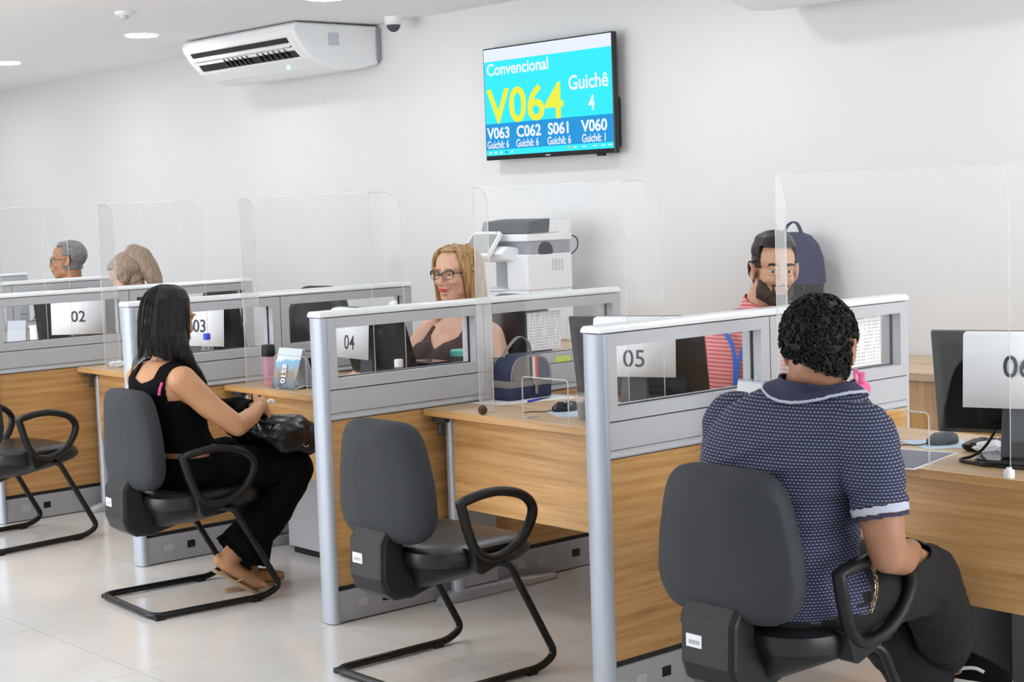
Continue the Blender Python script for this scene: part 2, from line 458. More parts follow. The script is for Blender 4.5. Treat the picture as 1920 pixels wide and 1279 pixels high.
# ceiling downlights on a regular grid
def downlight(x, y, label, group=None):
    t = thing('ceiling_downlight', label, 'ceiling light', (x, y, CEIL), group)
    put('trim_ring', MB().loft([[V((x+r*math.cos(a*PI/16), y+r*math.sin(a*PI/16), z)) for a in range(32)] for r, z in ((.108, CEIL-.0005), (.112, CEIL-.006), (.104, CEIL-.009), (.098, CEIL-.004))], caps=False), 'white_plastic', t, True)
    put('lens', MB().lathe([(.098, CEIL-.0035), (.098, CEIL-.0045)], (x, y, 0), 28), 'lamp', t)
    return t
xs = [-11.01, -8.93, -6.85, -4.77, -2.69, -.61, 1.47, 3.55, 5.63]
seen = {-6.85: 'round glowing ceiling downlight cut off by the left edge of the photo', -4.77: 'round glowing ceiling downlight left of the white air conditioner',
        -2.69: 'round ceiling downlight just above the wall camera at the top edge'}
for y in (1.93, -.4, -2.7):
    for x in xs:
        if y < 1 and x > -.5: continue      # lamps left out here to darken the right-hand desks
        lab = seen.get(x) if y == 1.93 else None
        downlight(x, y, lab or 'round white ceiling downlight out of view over the hall', None if lab else 'downlights over the hall')

# smoke detector and dome camera
t = thing('smoke_detector', 'small white smoke detector on the ceiling at upper left', 'smoke detector', (-3.715, 1.25, CEIL))
put('base', MB().lathe([(.052, CEIL), (.055, CEIL-.012), (.046, CEIL-.022)], (-3.715, 1.25, 0)), 'white_plastic', t, True)
put('sensor_head', MB().lathe([(.026, CEIL-.022), (.024, CEIL-.040), (.016, CEIL-.044)], (-3.715, 1.25, 0)), 'light_grey_plastic', t, True)
t = thing('security_camera', 'small white dome security camera beside the air conditioner', 'security camera', (-3.27, 2.83, CEIL))
put('housing', MB().lathe([(.057, CEIL), (.057, CEIL-.018), (.050, CEIL-.045), (.044, CEIL-.05)], (-3.27, 2.83, 0)), 'white_plastic', t, True)
put('dome', MB().sph((-3.27, 2.83, CEIL-.048), (.043, .043, .045), 20), 'dark_grey_plastic', t, True)

# ceiling-mounted air conditioners
def aircon(x0, x1, label, lit=True):
    yb, yf = 2.985, 2.36
    t = thing('air_conditioner', label, 'air conditioner', ((x0+x1)/2, yb, CEIL), )
    zt = CEIL-.012
    prof = [(yb, zt), (yf+.01, zt), (yf-.012, zt-.012), (yf-.022, zt-.045), (yf-.012, zt-.075),
            (yf+.045, zt-.155), (yf+.11, zt-.215), (yf+.20, zt-.262), (yf+.30, zt-.285), (yf+.45, zt-.278), (yb, zt-.240)]
    body = MB().prism(prof, 'x', x0+.04, x1-.04)
    put('casing', body, 'white_plastic', t, False, .008, 3)
    for a, b in ((x0, x0+.05), (x1-.05, x1)): put('end_cap', MB().prism(prof, 'x', a, b), 'white_plastic', t, False, .018, 4)
    # outlet slots lie on the sloping front between profile points 4 and 6
    A = V((0, yf-.010, zt-.083)); B = V((0, yf+.095, zt-.205)); d = B-A; nrm = V((0, d.z, -d.y)).normalized()
    if nrm.y > 0: nrm = -nrm
    def slab(a, b, xa, xb, h0, h1):
        p, q = A+d*a, A+d*b
        return [p+nrm*h0, q+nrm*h0, q+nrm*h1, p+nrm*h1], xa, xb
    for a, b in ((.04, .26), (.42, .95)):
        pts, xa, xb = slab(a, b, x0+.09, x1-.10, -.004, .004)
        put('air_outlet', MB().prism([(p.y, p.z) for p in pts], 'x', xa, xb), 'black_plastic', t)
    pts, xa, xb = slab(.26, .42, x0+.06, x1-.11, 0, .016)
    put('louver', MB().prism([(p.y, p.z) for p in pts], 'x', xa, xb), 'white_plastic', t, False, .003)
    for g in range(2):
        for k in range(6):
            v = MB()
            xx = (x0+.42+k*.055) if g == 0 else (x1-.52+k*.062)
            p, q = A+d*.50, A+d*.93
            v.loft([[c+nrm*h+V((xx+dx, 0, 0)) for c, h, dx in ((p, .003, 0), (q, .003, 0), (q, .010, .02), (p, .016, .02))],
                    [c+nrm*h+V((xx+.004+dx, 0, 0)) for c, h, dx in ((p, .003, 0), (q, .003, 0), (q, .010, .02), (p, .016, .02))]])
            put('vane', v, 'dark_grey_plastic', t)
    if lit:
        put('indicator_light', MB().sph((x1-.33, yf+.155, zt-.247), .012), 'led_green', t)
        put('rating_sticker', MB().box(x1, x1+.001, 2.60, 2.68, zt-.135, zt-.055), 'light_grey_plastic', t)
    # rear bracket and hanging slot along the wall end
    br = MB().box(x1-.12, x1+.012, yb-.02, yb+.012, zt-.215, zt-.02)
    put('wall_bracket', br, 'mid_grey_plastic', t)
    put('hanger_gap', MB().box(x0+.1, x1-.06, yf+.05, yb-.02, zt, CEIL), 'mid_grey_plastic', t)
    return t
aircon(-4.985, -3.64, 'white ceiling air conditioner with a black slotted outlet, left of the screen')
aircon(-.30, 1.52, 'white ceiling air conditioner whose lower edge shows at the upper right', False)

# ------------------------------------------------------------------ wall television
t = thing('wall_television', 'wall television showing queue ticket V064 in yellow on cyan', 'television', (-1.985, 2.95, 2.06))
TX0, TX1, TZ0, TZ1, TY = -2.522, -1.452, 1.742, 2.387, 2.905
put('bezel', MB().box(TX0, TX1, TY, TY+.035, TZ0, TZ1), 'black_gloss', t, False, .004)
put('rear_housing', MB().box(TX0+.12, TX1-.012, TY+.03, TY+.07, TZ0+.03, TZ0+.30), 'black_plastic', t, False, .012)
put('wall_mount', MB().box(-2.2, -1.75, TY+.06, WALL_Y, 1.95, 2.2), 'dark_grey_plastic', t)
sx0, sx1, sz0, sz1 = TX0+.008, TX1-.008, TZ0+.026, TZ1-.008
SW, SH = sx1-sx0, sz1-sz0
def sq(u0, u1, v0, v1, k, d=.0):
    return MB().box(sx0+SW*u0, sx0+SW*u1, TY-.0012-d, TY+.001, sz1-SH*v1, sz1-SH*v0)
scr = put('screen', sq(0, 1, .115, .965, 0), 'tv_cyan', t)
put('title_bar', sq(0, 1, 0, .115, 0), 'tv_white', scr)
put('call_strip', sq(0, 1, .70, .945, 0, .0006), 'tv_blue', scr)
put('task_bar', sq(0, 1, .965, 1, 0, .0), 'tv_cyan', scr)
def tvtext(s, u, v, capv, m, bold=.0, sx=.86, name='caption'):
    size = capv*SH/.72
    mb = text_mb(s, size, .0004, bold*size, sx=sx)
    mb.xf(frame_mtx((sx0+SW*u, TY-.0026, sz1-SH*v), (1, 0, 0), (0, 0, 1)))
    put(name, mb, m, scr)
tvtext('Convencional', .022, .245, .112, 'tv_text', .018, 1.02)
tvtext('Guichê', .675, .455, .130, 'tv_text', .016, 1.0)
tvtext('4', .825, .65, .135, 'tv_text', .02, .85)
tvtext('V064', .022, .692, .325, 'tv_yellow', .018, 1.12)
for s, u in (('V063', .012), ('C062', .255), ('S061', .508), ('V060', .768)):
    tvtext(s, u, .838, .104, 'tv_text', .026, 1.08)
for s, u in (('Guichê: 6', .008), ('Guichê: 6', .250), ('Guichê: 6', .502), ('Guichê: 1', .768)):
    tvtext(s, u, .932, .074, 'tv_text', .014, .80)
for k in range(5):
    put('task_icon', sq(.025+k*.045, .040+k*.045, .963, .985, 0, .001), 'tv_white' if k != 3 else 'tv_blue', scr)
put('weather_icon', MB().lathe([(.008, 0), (.008, .001)], (0, 0, 0), 14).xf(frame_mtx((sx0+SW*.67, TY-.0035, sz1-SH*.968), (1, 0, 0), (0, 0, 1))), 'tv_amber', scr)
for u in (.70, .77, .85, .91, .96):
    put('task_icon', sq(u, u+.028, .964, .974, 0, .001), 'tv_white', scr)
put('nameplate', MB().box(-2.005, -1.965, TY-.002, TY, TZ0+.008, TZ0+.014), 'light_grey_plastic', t)
put('stand_socket', MB().box(-1.60, -1.55, TY+.005, TY+.03, TZ0-.012, TZ0), 'black_plastic', t)
# ------------------------------------------------------------------ partitions
ZH = 1.112
def make_partition(label):
    t = thing('office_partition', label, 'partition', (0, 0, 0), 'grey cubicle partitions between the desks')
    T0, T1, L = -.078, 0.0, 1.464
    put('plinth', MB().box(T0+.004, T1-.002, .006, L-.004, .004, .118), 'grey_dark', t, False, .002)
    pl = t.children[0]
    for y0, y1, m in ((.085, .130, 'grey'), (.20, .236, 'black_plastic'), (.86, .905, 'grey'), (.97, 1.01, 'grey'), (1.16, 1.20, 'black_plastic')):
        put('socket_cover', MB().box(T1-.003, T1+.0008, y0, y1, .050, .080), m, pl)
    put('shadow_gap', MB().box(T0+.012, T1-.012, .02, L-.02, .004, .75), 'gasket', t)
    for y0, y1 in ((.004, .728), (.732, 1.462)):
        put('wood_panel', MB().box(T0+.002, T1-.004, y0, y1, .136, .738), 'wood_y', t, False, .0015)
        put('rail', MB().prism([(T0, .742), (T1, .742), (T1+.002, .748), (T1-.004, .756), (T1-.004, .764), (T0+.004, .764), (T0+.004, .756), (T0-.002, .748)], 'y', y0, y1), 'grey', t)
        put('beam', MB().box(T0, T1, y0, y1, .766, .848), 'grey', t, False, .002)
        fr = MB(); f0, f1, h0, h1 = .852, ZH-.003, .890, 1.071
        a, b = (y0+.038, y1-.042) if y0 < .5 else (y0+.042, y1-.036)
        for lo, hi in ((y0, a), (b, y1)): fr.box(T0, T1, lo, hi, f0, f1)
        fr.box(T0, T1, a-.001, b+.001, f0, h0); fr.box(T0, T1, a-.001, b+.001, h1, f1)
        fo = put('window_frame', fr, 'grey', t)
        g = MB(); ym = (T0+T1)/2
        for lo, hi, z0, z1 in ((a, a+.004, h0, h1), (b-.004, b, h0, h1), (a, b, h0, h0+.003), (a, b, h1-.003, h1)): g.box(ym-.004, ym+.004, lo, hi, z0, z1)
        put('gasket', g, 'gasket', fo)
        put('glass_pane', MB().box(ym-.002, ym+.002, a+.001, b-.001, h0+.001, h1-.001), 'glass', fo)
    ep = [(T0-.002, .004)]+[(-.039+.044*math.cos(a), -.004-.024*abs(math.sin(a))**.8) for a in [PI+PI*k/12 for k in range(13)]]+[(T1+.002, .004)]
    put('end_post', MB().prism(ep, 'z', 0.003, ZH-.002), 'post', t, True)
    put('joint_strip', MB().box(T0+.004, T1-.003, .727, .733, .12, ZH-.004), 'gasket', t)
    put('far_post', MB().box(T0+.003, T1-.003, L-.003, L+.012, .003, ZH-.002), 'grey', t)
    cp = [(T0-.003, ZH), (T1+.003, ZH), (T1+.003, ZH+.010), (T1-.008, ZH+.021), (T0+.008, ZH+.021), (T0-.003, ZH+.010)]
    put('top_cap', MB().prism(cp, 'y', -.026, L+.012), 'cap', t, False, .003)
    return t
PLAB = {0: 'grey partition with glass strip between the empty chair and desk four', 1: 'nearest grey partition with glass strip, left of the man in navy',
        -1: 'grey partition with glass strip beside the long haired woman', -2: 'grey glazed partition by the sign 02 at the left of the photo',
        -3: 'grey glazed partition in front of the grey haired man with glasses', -4: 'farthest grey partition, a sliver at the left edge of the photo'}
p0 = make_partition(PLAB[0])
for k in (1, -1, -2, -3, -4):
    c = copy_tree(p0); c.location = (PITCH*k, 0, 0); c['label'] = PLAB[k]

# ------------------------------------------------------------------ desks (one per bay)
YD = .42
def make_desk(label, wide=PITCH-.078-.006):
    x0, x1 = .003, .003+wide
    t = thing('office_desk', label, 'desk', (0, 0, 0), 'oak desks in the service bays')
    put('desktop', MB().box(x0, x1, YD, YD+.62, .715, .74), 'wood_top', t, False, .0015)
    put('edge_band', MB().box(x0, x1, YD-.0012, YD+.001, .7155, .7392), 'wood_x', t)
    put('modesty_panel', MB().box(x0+.085, x1-.085, YD+.07, YD+.088, .365, .712), 'wood_x', t)
    for s in (0, 1):
        xc = x0+.050 if s == 0 else x1-.050
        lg = put('leg', MB().lathe([(.026, .03), (.026, .70)], (xc, YD+.095, 0), 20), 'leg_metal', t, True)
        put('leg_panel', MB().box(xc-.016, xc+.016, YD+.11, YD+.28, .05, .70), 'leg_metal', lg)
        ft = [[V((xc+a*.026*w_, y, .012+b)) for a, b in ((-1, -.010), (1, -.010), (1, h*.6), (.6, h), (-.6, h), (-1, h*.6))] for y, w_, h in ((YD+.0, .6, .006), (YD+.015, 1, .018), (YD+.10, 1.1, .036), (YD+.35, 1, .030), (YD+.58, .7, .012), (YD+.595, .4, .006))]
        put('foot', MB().loft(ft), 'leg_metal', lg, True)
        br = MB().box(xc-.04, xc+.035, YD+.03, YD+.055, .690, .7145)
        br.box(xc-.012-.022, xc-.034+.030, YD+.05, YD+.055, .635, .69)
        bo = put('bracket', br, 'dark_grey_plastic', lg)
        for z in (.65, .672): put('screw', MB().sph((xc-.018, YD+.049, z), (.004, .002, .004), 8), 'chrome', bo)
    return t
DLAB = {0: 'oak desk with the lunch bag and paper sign 05', 1: 'oak desk in front of the man in the navy polo', -1: 'oak desk in front of the long haired woman, with the tent calendar',
        -2: 'oak desk with the blue capped water bottle and sign 03', -3: 'far oak desk with the sign 02', -4: 'farthest oak desk at the left edge of the photo'}
d0 = make_desk(DLAB[0])
for k in (-1, -2, -3, -4):
    c = copy_tree(d0); c.location = (PITCH*k, 0, 0); c['label'] = DLAB[k]
d1 = make_desk(DLAB[1], 1.62); d1.location = (PITCH, 0, 0)

# grey pedestal under desk four and a wooden wall cabinet
t = thing('drawer_pedestal', 'grey metal pedestal under the desk of the long haired woman', 'pedestal', (-.66, .70, 0))
put('body', MB().box(-1.20, -.16, .575, .98, .03, .358), 'grey_dark', t, False, .004)
put('base', MB().box(-1.18, -.18, .59, .96, 0, .03), 'black_plastic', t)
t = thing('wall_cabinet', 'long low oak cabinet along the back wall carrying the printer', 'cabinet', (0, 2.7, 0))
put('top', MB().box(-3.0, 4.5, 2.36, 2.985, .705, .737), 'wood_top', t, False, .002)
put('carcass', MB().box(-2.98, 4.48, 2.40, 2.985, .06, .705), 'wood_v', t)
put('plinth', MB().box(-2.96, 4.46, 2.42, 2.97, 0, .06), 'black_plastic', t)
for k in range(15):
    xa = -2.98+k*.4973
    dr = put('door', MB().box(xa+.003, xa+.494, 2.385, 2.40, .065, .70), 'wood_v', t)
pass

# ------------------------------------------------------------------ acrylic shields
def shield(x0, x1, label, slot=None):
    y, th, z0, z1 = .462, .004, .741, 1.555
    t = thing('acrylic_shield', label, 'shield', ((x0+x1)/2, y, .74), 'clear sneeze shields on the desks')
    s0, s1 = slot or (x0+.235, x0+.47)
    sz = .888
    fp = MB()
    fp.box(x0, s0, y, y+th, z0, z1); fp.box(s1, x1, y, y+th, z0, z1); fp.box(s0, s1, y, y+th, sz, z1)
    put('front_sheet', fp, 'acrylic', t)
    put('sheet_edge', MB().box(x0+.002, x1-.002, y-.0002, y+th+.0002, z1, z1+.002), 'acrylic_edge', t)
    ed = MB()
    path = fillet([(s0, y+th/2, z0), (s0, y+th/2, sz), (s1, y+th/2, sz), (s1, y+th/2, z0)], .016)
    ed.tube(path, .0026, 6)
    put('sheet_edge', ed, 'acrylic_edge', t, True)
    a = math.radians(64); D = .125
    for s, xf in ((-1, x0), (1, x1)):
        dx, dy = s*math.cos(a), math.sin(a)
        out = [(0, z0), (D, z0)]+[(D-.075+.075*math.cos(q), z1-.075+.075*math.sin(q)) for q in [PI/2*k/8 for k in range(9)]]+[(0, z1)]
        nx, ny = -dy*s, dx*s
        r0 = [V((xf+dx*u, y+dy*u, z)) for u, z in out]; r1 = [p+V((nx*th, ny*th, 0)) for p in r0]
        put('side_wing', MB().loft([r0, r1]), 'acrylic_wing' if s < 0 else 'acrylic', t)
        e2 = MB().tube([p for p in r0[1:]], .0017, 6)
        put('wing_edge', e2, 'acrylic_edge', t, True)
        put('fold_line', MB().tube([(xf, y+.001, z0), (xf, y+.001, z1)], .0016, 6), 'acrylic_edge', t, True)
    for xx in (x0+.012, s0+.004):
        put('foot_tab', MB().box(xx, xx+.012, y+.004, y+.06, z0-.001, z0+.006), 'acrylic_edge', t, False, .001)
    return t
shield(.283, 1.048, 'clear acrylic shield on the desk beside the lunch bag')
shield(1.675, 2.452, 'clear acrylic shield in front of the man in navy', (1.915, 2.200))
shield(-1.305, -.35, 'clear acrylic shield on the desk of the long haired woman')
shield(-2.62, -1.86, 'clear acrylic shield on the desk with the blue capped bottle')
shield(-4.0, -3.25, 'clear acrylic shield on the far desk with sign 02')

# ------------------------------------------------------------------ visitor chairs (local space: faces +y)
def rrect(w, h, r, n=6):
    out = []
    for cx, cy, a0 in ((w/2-r, h/2-r, 0), (-w/2+r, h/2-r, PI/2), (-w/2+r, -h/2+r, PI), (w/2-r, -h/2+r, 1.5*PI)):
        for k in range(n+1): a = a0+PI/2*k/n; out.append((cx+r*math.cos(a), cy+r*math.sin(a)))
    return out
def make_chair(label):
    t = thing('visitor_chair', label, 'chair', (0, 0, 0), 'black sled base visitor chairs', local=True)
    r = .0125
    def bend(s): return [(s*.10, -.14, .372), (s*.20, -.06, .378), (s*.238, -.02, .374), (s*.238, .165, .045), (s*.238, .10, .0145), (s*.238, -.365, .0145)]
    left, right = bend(-1), bend(1)
    put('sled_frame', MB().tube(fillet(left+right[::-1], .055, 8), r, 12), 'black_metal', t, True)
    for sx in (-1, 1):
        for y in (.055, -.345): put('foot_pad', MB().box(sx*.238-.016, sx*.238+.016, y-.02, y+.02, 0, .016), 'black_plastic', t, False, .004)
    # seat cushion
    rings = []
    for z, sc, dz in ((.386, .90, 0), (.392, .97, 0), (.415, 1.0, 0), (.437, .985, 0), (.449, .90, 0), (.452, .70, 0), (.450, .40, 0), (.449, .02, 0)):
        rings.append([V((u*sc, -.085+v*sc, z-(.030*max(0, (v*sc-.13)/.10)**2 if z > .40 else .012*max(0, (v-.13)/.1)))) for u, v in rrect(.475, .46, .13, 8)])
    put('seat', MB().loft(rings), 'chair_seat', t, True)
    # under-seat shell
    sh = []
    for z, sc, oy in ((.395, .97, 0), (.375, .93, 0), (.345, .70, -.04), (.318, .45, -.10)):
        sh.append([V((u*sc, -.085+oy+v*sc, z)) for u, v in rrect(.475, .46, .13, 8)])
    put('seat_shell', MB().loft(sh), 'black_plastic', t, True)
    # back support cover
    pr = [(-.368, .52), (-.398, .47), (-.402, .36), (-.385, .315), (-.345, .288), (-.28, .285), (-.12, .325), (-.10, .37), (-.27, .385), (-.305, .42), (-.318, .52)]
    cv = put('back_support', MB().prism(pr, 'x', -.088, .088), 'black_plastic', t, False, .016, 3)
    put('asset_sticker', MB().box(-.062, -.012, -.4025, -.3985, .400, .432), 'paper', cv)
    ins = MB()
    for k in range(6): ins.box(-.052+k*.006, -.049+k*.006, -.4030, -.402, .408, .418)
    put('barcode', ins, 'mid_grey_plastic', cv)
    # backrest
    def half(v):   # half width at height v in 0..1
        if v < .32: return .195+.030*math.sin(v/.32*PI/2)
        return .225-.058*((v-.32)/.68)**1.35
    N = 48; prof = []
    z0, z1 = .462, .842
    for k in range(N):
        a = 2*PI*k/N; ca, sa = math.cos(a), math.sin(a)
        e = .36
        u = math.copysign(abs(ca)**e, ca); q = math.copysign(abs(sa)**e, sa)
        v = .5+.5*q
        prof.append((u*half(v), v))
    def ring(y, sc, zs=None, bulge=0):
        zs = sc if zs is None else zs
        return [V((u*sc, y+.028*((v-.30)**2)*-1.0, (z0+z1)/2+(v-.5)*(z1-z0)*zs)) for u, v in prof]
    rings = [ring(-.275, .05), ring(-.272, .5, .6), ring(-.268, .86, .90), ring(-.276, .97, .975), ring(-.295, 1, 1), ring(-.322, 1, 1), ring(-.335, .965, .975), ring(-.356, .70, .93), ring(-.371, .47, .84), ring(-.3735, .30, .62)]
    put('backrest', MB().loft(rings), 'chair_back', t, True)
    # loop armrests
    for s in (-1, 1):
        cl = [(-.240, .602), (-.150, .617), (-.066, .614), (.018, .586), (.055, .533), (.018, .456), (-.055, .414), (-.130, .412), (-.180, .452), (-.212, .520)]
        pts = []
        base = [V((s*(.262+.02*(z-.41)/.2), y, z)) for y, z in cl]
        cc = catmull(base[0:9+1]+[], 6)
        cc = cc+[base[9]*.6+base[0]*.4]
        put('armrest', MB().tube(cc, .0165, 12, closed=True, flat=(1.15, .92), up=(1, 0, 0)), 'black_plastic', t, True)
        ar = t.children[-1]
        br = [(-.205, .50), (-.165, .425), (-.10, .400), (-.03, .418), (.0, .44), (-.03, .405), (-.10, .372), (-.155, .362), (-.185, .41)]
        xa, xb = sorted((s*.215, s*.268))
        put('arm_bracket', MB().prism([(-.19, .45), (-.15, .415), (-.04, .415), (-.075, .385), (-.15, .362), (-.17, .372)], 'x', xa, xb), 'black_plastic', ar, False, .006)
    return t
CH = [((.74, 0), 0, 'empty black visitor chair in front of desk five'), ((-.775, -.055), -.07, 'black visitor chair the long haired woman sits on'),
      ((2.155, -.005), 0, 'black visitor chair the man in navy sits on'), ((-2.43, -.02), .12, 'black visitor chair cut off by the left edge of the photo')]
c0 = None
for (x, y), rz, lab in CH:
    if c0 is None: c = c0 = make_chair(lab)
    else: c = copy_tree(c0)
    c.location = (x, y, 0); c.rotation_euler = (0, 0, rz); c['label'] = lab

# clerks' office chairs
def make_office_chair(label, top=1.08):
    t = thing('office_chair', label, 'office chair', (0, 0, 0), 'black swivel chairs behind the desks', local=True)
    for k in range(5):
        a = 2*PI*k/5+.3
        lg = put('leg', MB().tube([(0, 0, .10), (.29*math.cos(a), .29*math.sin(a), .06)], [.024, .016], 8), 'black_plastic', t, True)
        put('caster', MB().sph((.29*math.cos(a), .29*math.sin(a), .027), (.027, .027, .027), 10), 'black_plastic', lg, True)
    put('gas_column', MB().lathe([(.026, .08), (.026, .40)]), 'black_metal', t, True)
    rg = [[V((u*sc, v*sc, z)) for u, v in rrect(.50, .48, .14, 8)] for z, sc in ((.40, .85), (.41, .97), (.445, 1), (.47, .95), (.48, .7), (.48, .02))]
    put('seat', MB().loft(rg), 'chair_seat', t, True)
    put('back_bar', MB().box(-.04, .04, .20, .30, .36, .40).box(-.04, .04, .275, .30, .36, .70), 'black_plastic', t, False, .006)
    rg = [[V((u*sc, y-.05*(1-(u/.25)**2)*0+.10*(v/.27)**2*.25, (top+.54)/2+v*sc)) for u, v in rrect(.46, top-.54, .15, 8)] for y, sc in ((.215, .02), (.215, .7), (.222, .93), (.245, 1), (.265, .97), (.275, .8), (.278, .02))]
    put('backrest', MB().loft(rg), 'chair_seat', t, True)
    for s in (-1, 1):
        put('armrest', MB().tube(fillet([(s*.25, .12, .42), (s*.28, .10, .64), (s*.28, -.14, .64)], .04), .016, 8), 'black_plastic', t, True)
    return t
OC = [((-2.53, 1.46), .15, 'swivel chair back showing above the partition behind sign 03'), ((-3.62, 1.52), .1, 'swivel chair back showing above the far partition by the brown haired person'),
      ((-.80, 1.34), .05, 'swivel chair of the blond woman in glasses'), ((.72, 1.42), .1, 'swivel chair of the bearded man in the coral shirt'), ((-5.0, 1.45), 0, 'swivel chair of the grey haired man'),
      ]
oc = None
for (x, y), rz, lab in OC:
    if oc is None: c = oc = make_office_chair(lab)
    else: c = copy_tree(oc)
    c.location = (x, y, 0); c.rotation_euler = (0, 0, rz); c['label'] = lab
# ------------------------------------------------------------------ people
def basis(o, fwd, up=(0, 0, 1)):
    f = V(fwd).normalized(); r = f.cross(V(up)).normalized(); u = r.cross(f)
    m = Matrix((r, f, u)).transposed().to_4x4(); m.translation = V(o); return m

def head_prims(mb, H, male=True, w=1.0):
    def e(c, r, rx=0): mb.sph(H @ V((c[0]*w, c[1], c[2])), r, 18, rot=(H.to_3x3() @ Matrix.Rotation(rx, 3, 'X')))
    e((0, -.018, .040), (.075*w, .097, .084)); e((0, .020, .045), (.068*w, .074, .072))
    e((0, .030, -.022), (.063*w, .062, .085)); e((0, .038, -.078), (.048*w, .050, .036))
    e((0, .072, -.100), (.024, .020, .018))
    for s in (-1, 1):
        e((s*.045, .010, -.065), (.017, .045, .030)); e((s*.034, .068, -.026), (.024, .024, .022))
        e((s*.031, .080, .028), (.028, .015, .010)); e((s*.012, .100, -.038), (.0095, .011, .009))
        # upper and lower lids
        e((s*.031, .0845, .0128), (.0170, .0112, .0062), .25); e((s*.031, .0840, -.0050), (.0165, .0100, .0045), -.2)
        # ear: rim, lobe and inner plate
        n = 14; ring = []
        for k in range(n):
            a = 2*PI*k/n; ring.append(H @ V((s*(.077*w+.008+.004*math.sin(a)), -.008+.019*math.cos(a)-.006*math.sin(a), .000+.031*math.sin(a))))
        mb.tube(ring, .0058, 8, closed=True)
        e((s*.076, -.006, -.002), (.007, .017, .027)); e((s*.079, .000, -.026), (.006, .009, .010))
    # nose
    pts = [(0, .088, .024), (0, .097, .004), (0, .110, -.022), (0, .114, -.032)]
    mb.limb([H @ V(p) for p in pts], [.0095, .0095, .0115, .0115], 12)
    e((0, .094, -.056), (.026, .016, .014)); e((0, .090, -.078), (.020, .014, .010))

def eyes(H, root, gaze=(0, 1, 0), w=1.0, brow='hair_dark', lips='lip', browr=.0032, openm=0):
    g = V(gaze).normalized()
    for s in (-1, 1):
        c = V((s*.031*w, .0788, .0040))
        eb = put('eye', MB().sph(H @ c, .0112, 16), 'eye', root, True)
        R = H.to_3x3(); d = (R @ g).normalized(); cw = H @ c
        put('iris', MB().sph(cw+d*.0066, .0060, 12), 'iris', eb, True)
        pts = [H @ V((s*(.014+.012*k)*w, (.0950, .0968, .0960, .0925)[k], .0275+(0, .0025, .0035, .0005)[k])) for k in range(4)]
        put('eyebrow', MB().tube(catmull(pts, 4), [browr*(1.1-.6*abs(i/12-.4)) for i in range(13)], 8), brow, root, True)
    lm = MB()
    for top, zc, yc, rr in ((1, -.0590, .1065, .0040), (0, -.0670, .1045, .0048)):
        pts = [H @ V((x, yc-9.5*x*x, zc+(.0022 if (top and abs(abs(x)-.006) < .003) else 0)-2.0*x*x*(1 if top else -1.6)-.0)) for x in (-.024, -.016, -.006, 0, .006, .016, .024)]
        lm.tube(catmull(pts, 3), [rr*(1-.75*abs(i/18-.5)*2*abs(i/18-.5)*2) for i in range(19)], 8)
    put('lips', lm, lips, root, True)

def hand(mb, wrist, fwd, palm, s=1, curl=(.5, .5, .5, .5), thumb=.5, spread=.12, sc=1.0):
    """wrist position, finger direction, palm-normal (the way the palm faces); s=+1 thumb towards fwd x palm"""
    f = V(fwd).normalized(); p = (V(palm)-f*V(palm).dot(f)).normalized(); side = f.cross(p)*s
    W = V(wrist)
    def pt(a, b, c): return W+(f*a+side*b-p*c)*sc
    rings = []
    for a, hw, ht in ((-.01, .024, .019), (.02, .030, .017), (.055, .039, .0145), (.088, .041, .0125), (.094, .036, .009)):
        rings.append([pt(a, hw*math.cos(q), ht*math.sin(q)) for q in [2*PI*k/14 for k in range(14)]])
    mb.loft(rings)
    L = [(.044, .028, .020), (.049, .031, .022), (.045, .029, .021), (.035, .022, .018)]
    for i, (b, cu) in enumerate(zip((.029, .010, -.010, -.029), curl)):
        q = pt(.088, b, 0); ang = 0; pts = [pt(.070, b*.95, 0), q]
        for j, l in enumerate(L[i]):
            ang += cu*(.75, 1.0, .7)[j]
            d = f*math.cos(ang)+p*math.sin(ang)+side*(b*spread*4*(1-min(1, ang)))
            q = q+d.normalized()*l*sc; pts.append(q)
        rr = [.0098, .0094, .0086, .0080, .0068] if i < 3 else [.0085, .008, .0072, .0068, .006]
        mb.limb(pts, [x*sc for x in rr], 10)
    t0 = pt(.018, .026, -.004); d1 = (f*.72+side*.66+p*.15*thumb*2).normalized()
    t1 = t0+d1*.042*sc; d2 = (f*.88+side*(.35-.6*thumb)+p*.5*thumb).normalized(); t2 = t1+d2*.032*sc
    d3 = (f*.9+side*(.1-.7*thumb)+p*.6*thumb).normalized(); t3 = t2+d3*.026*sc
    mb.limb([pt(.005, .012, 0), t0, t1, t2, t3], [x*sc for x in (.016, .0155, .0115, .0102, .0082)], 10)

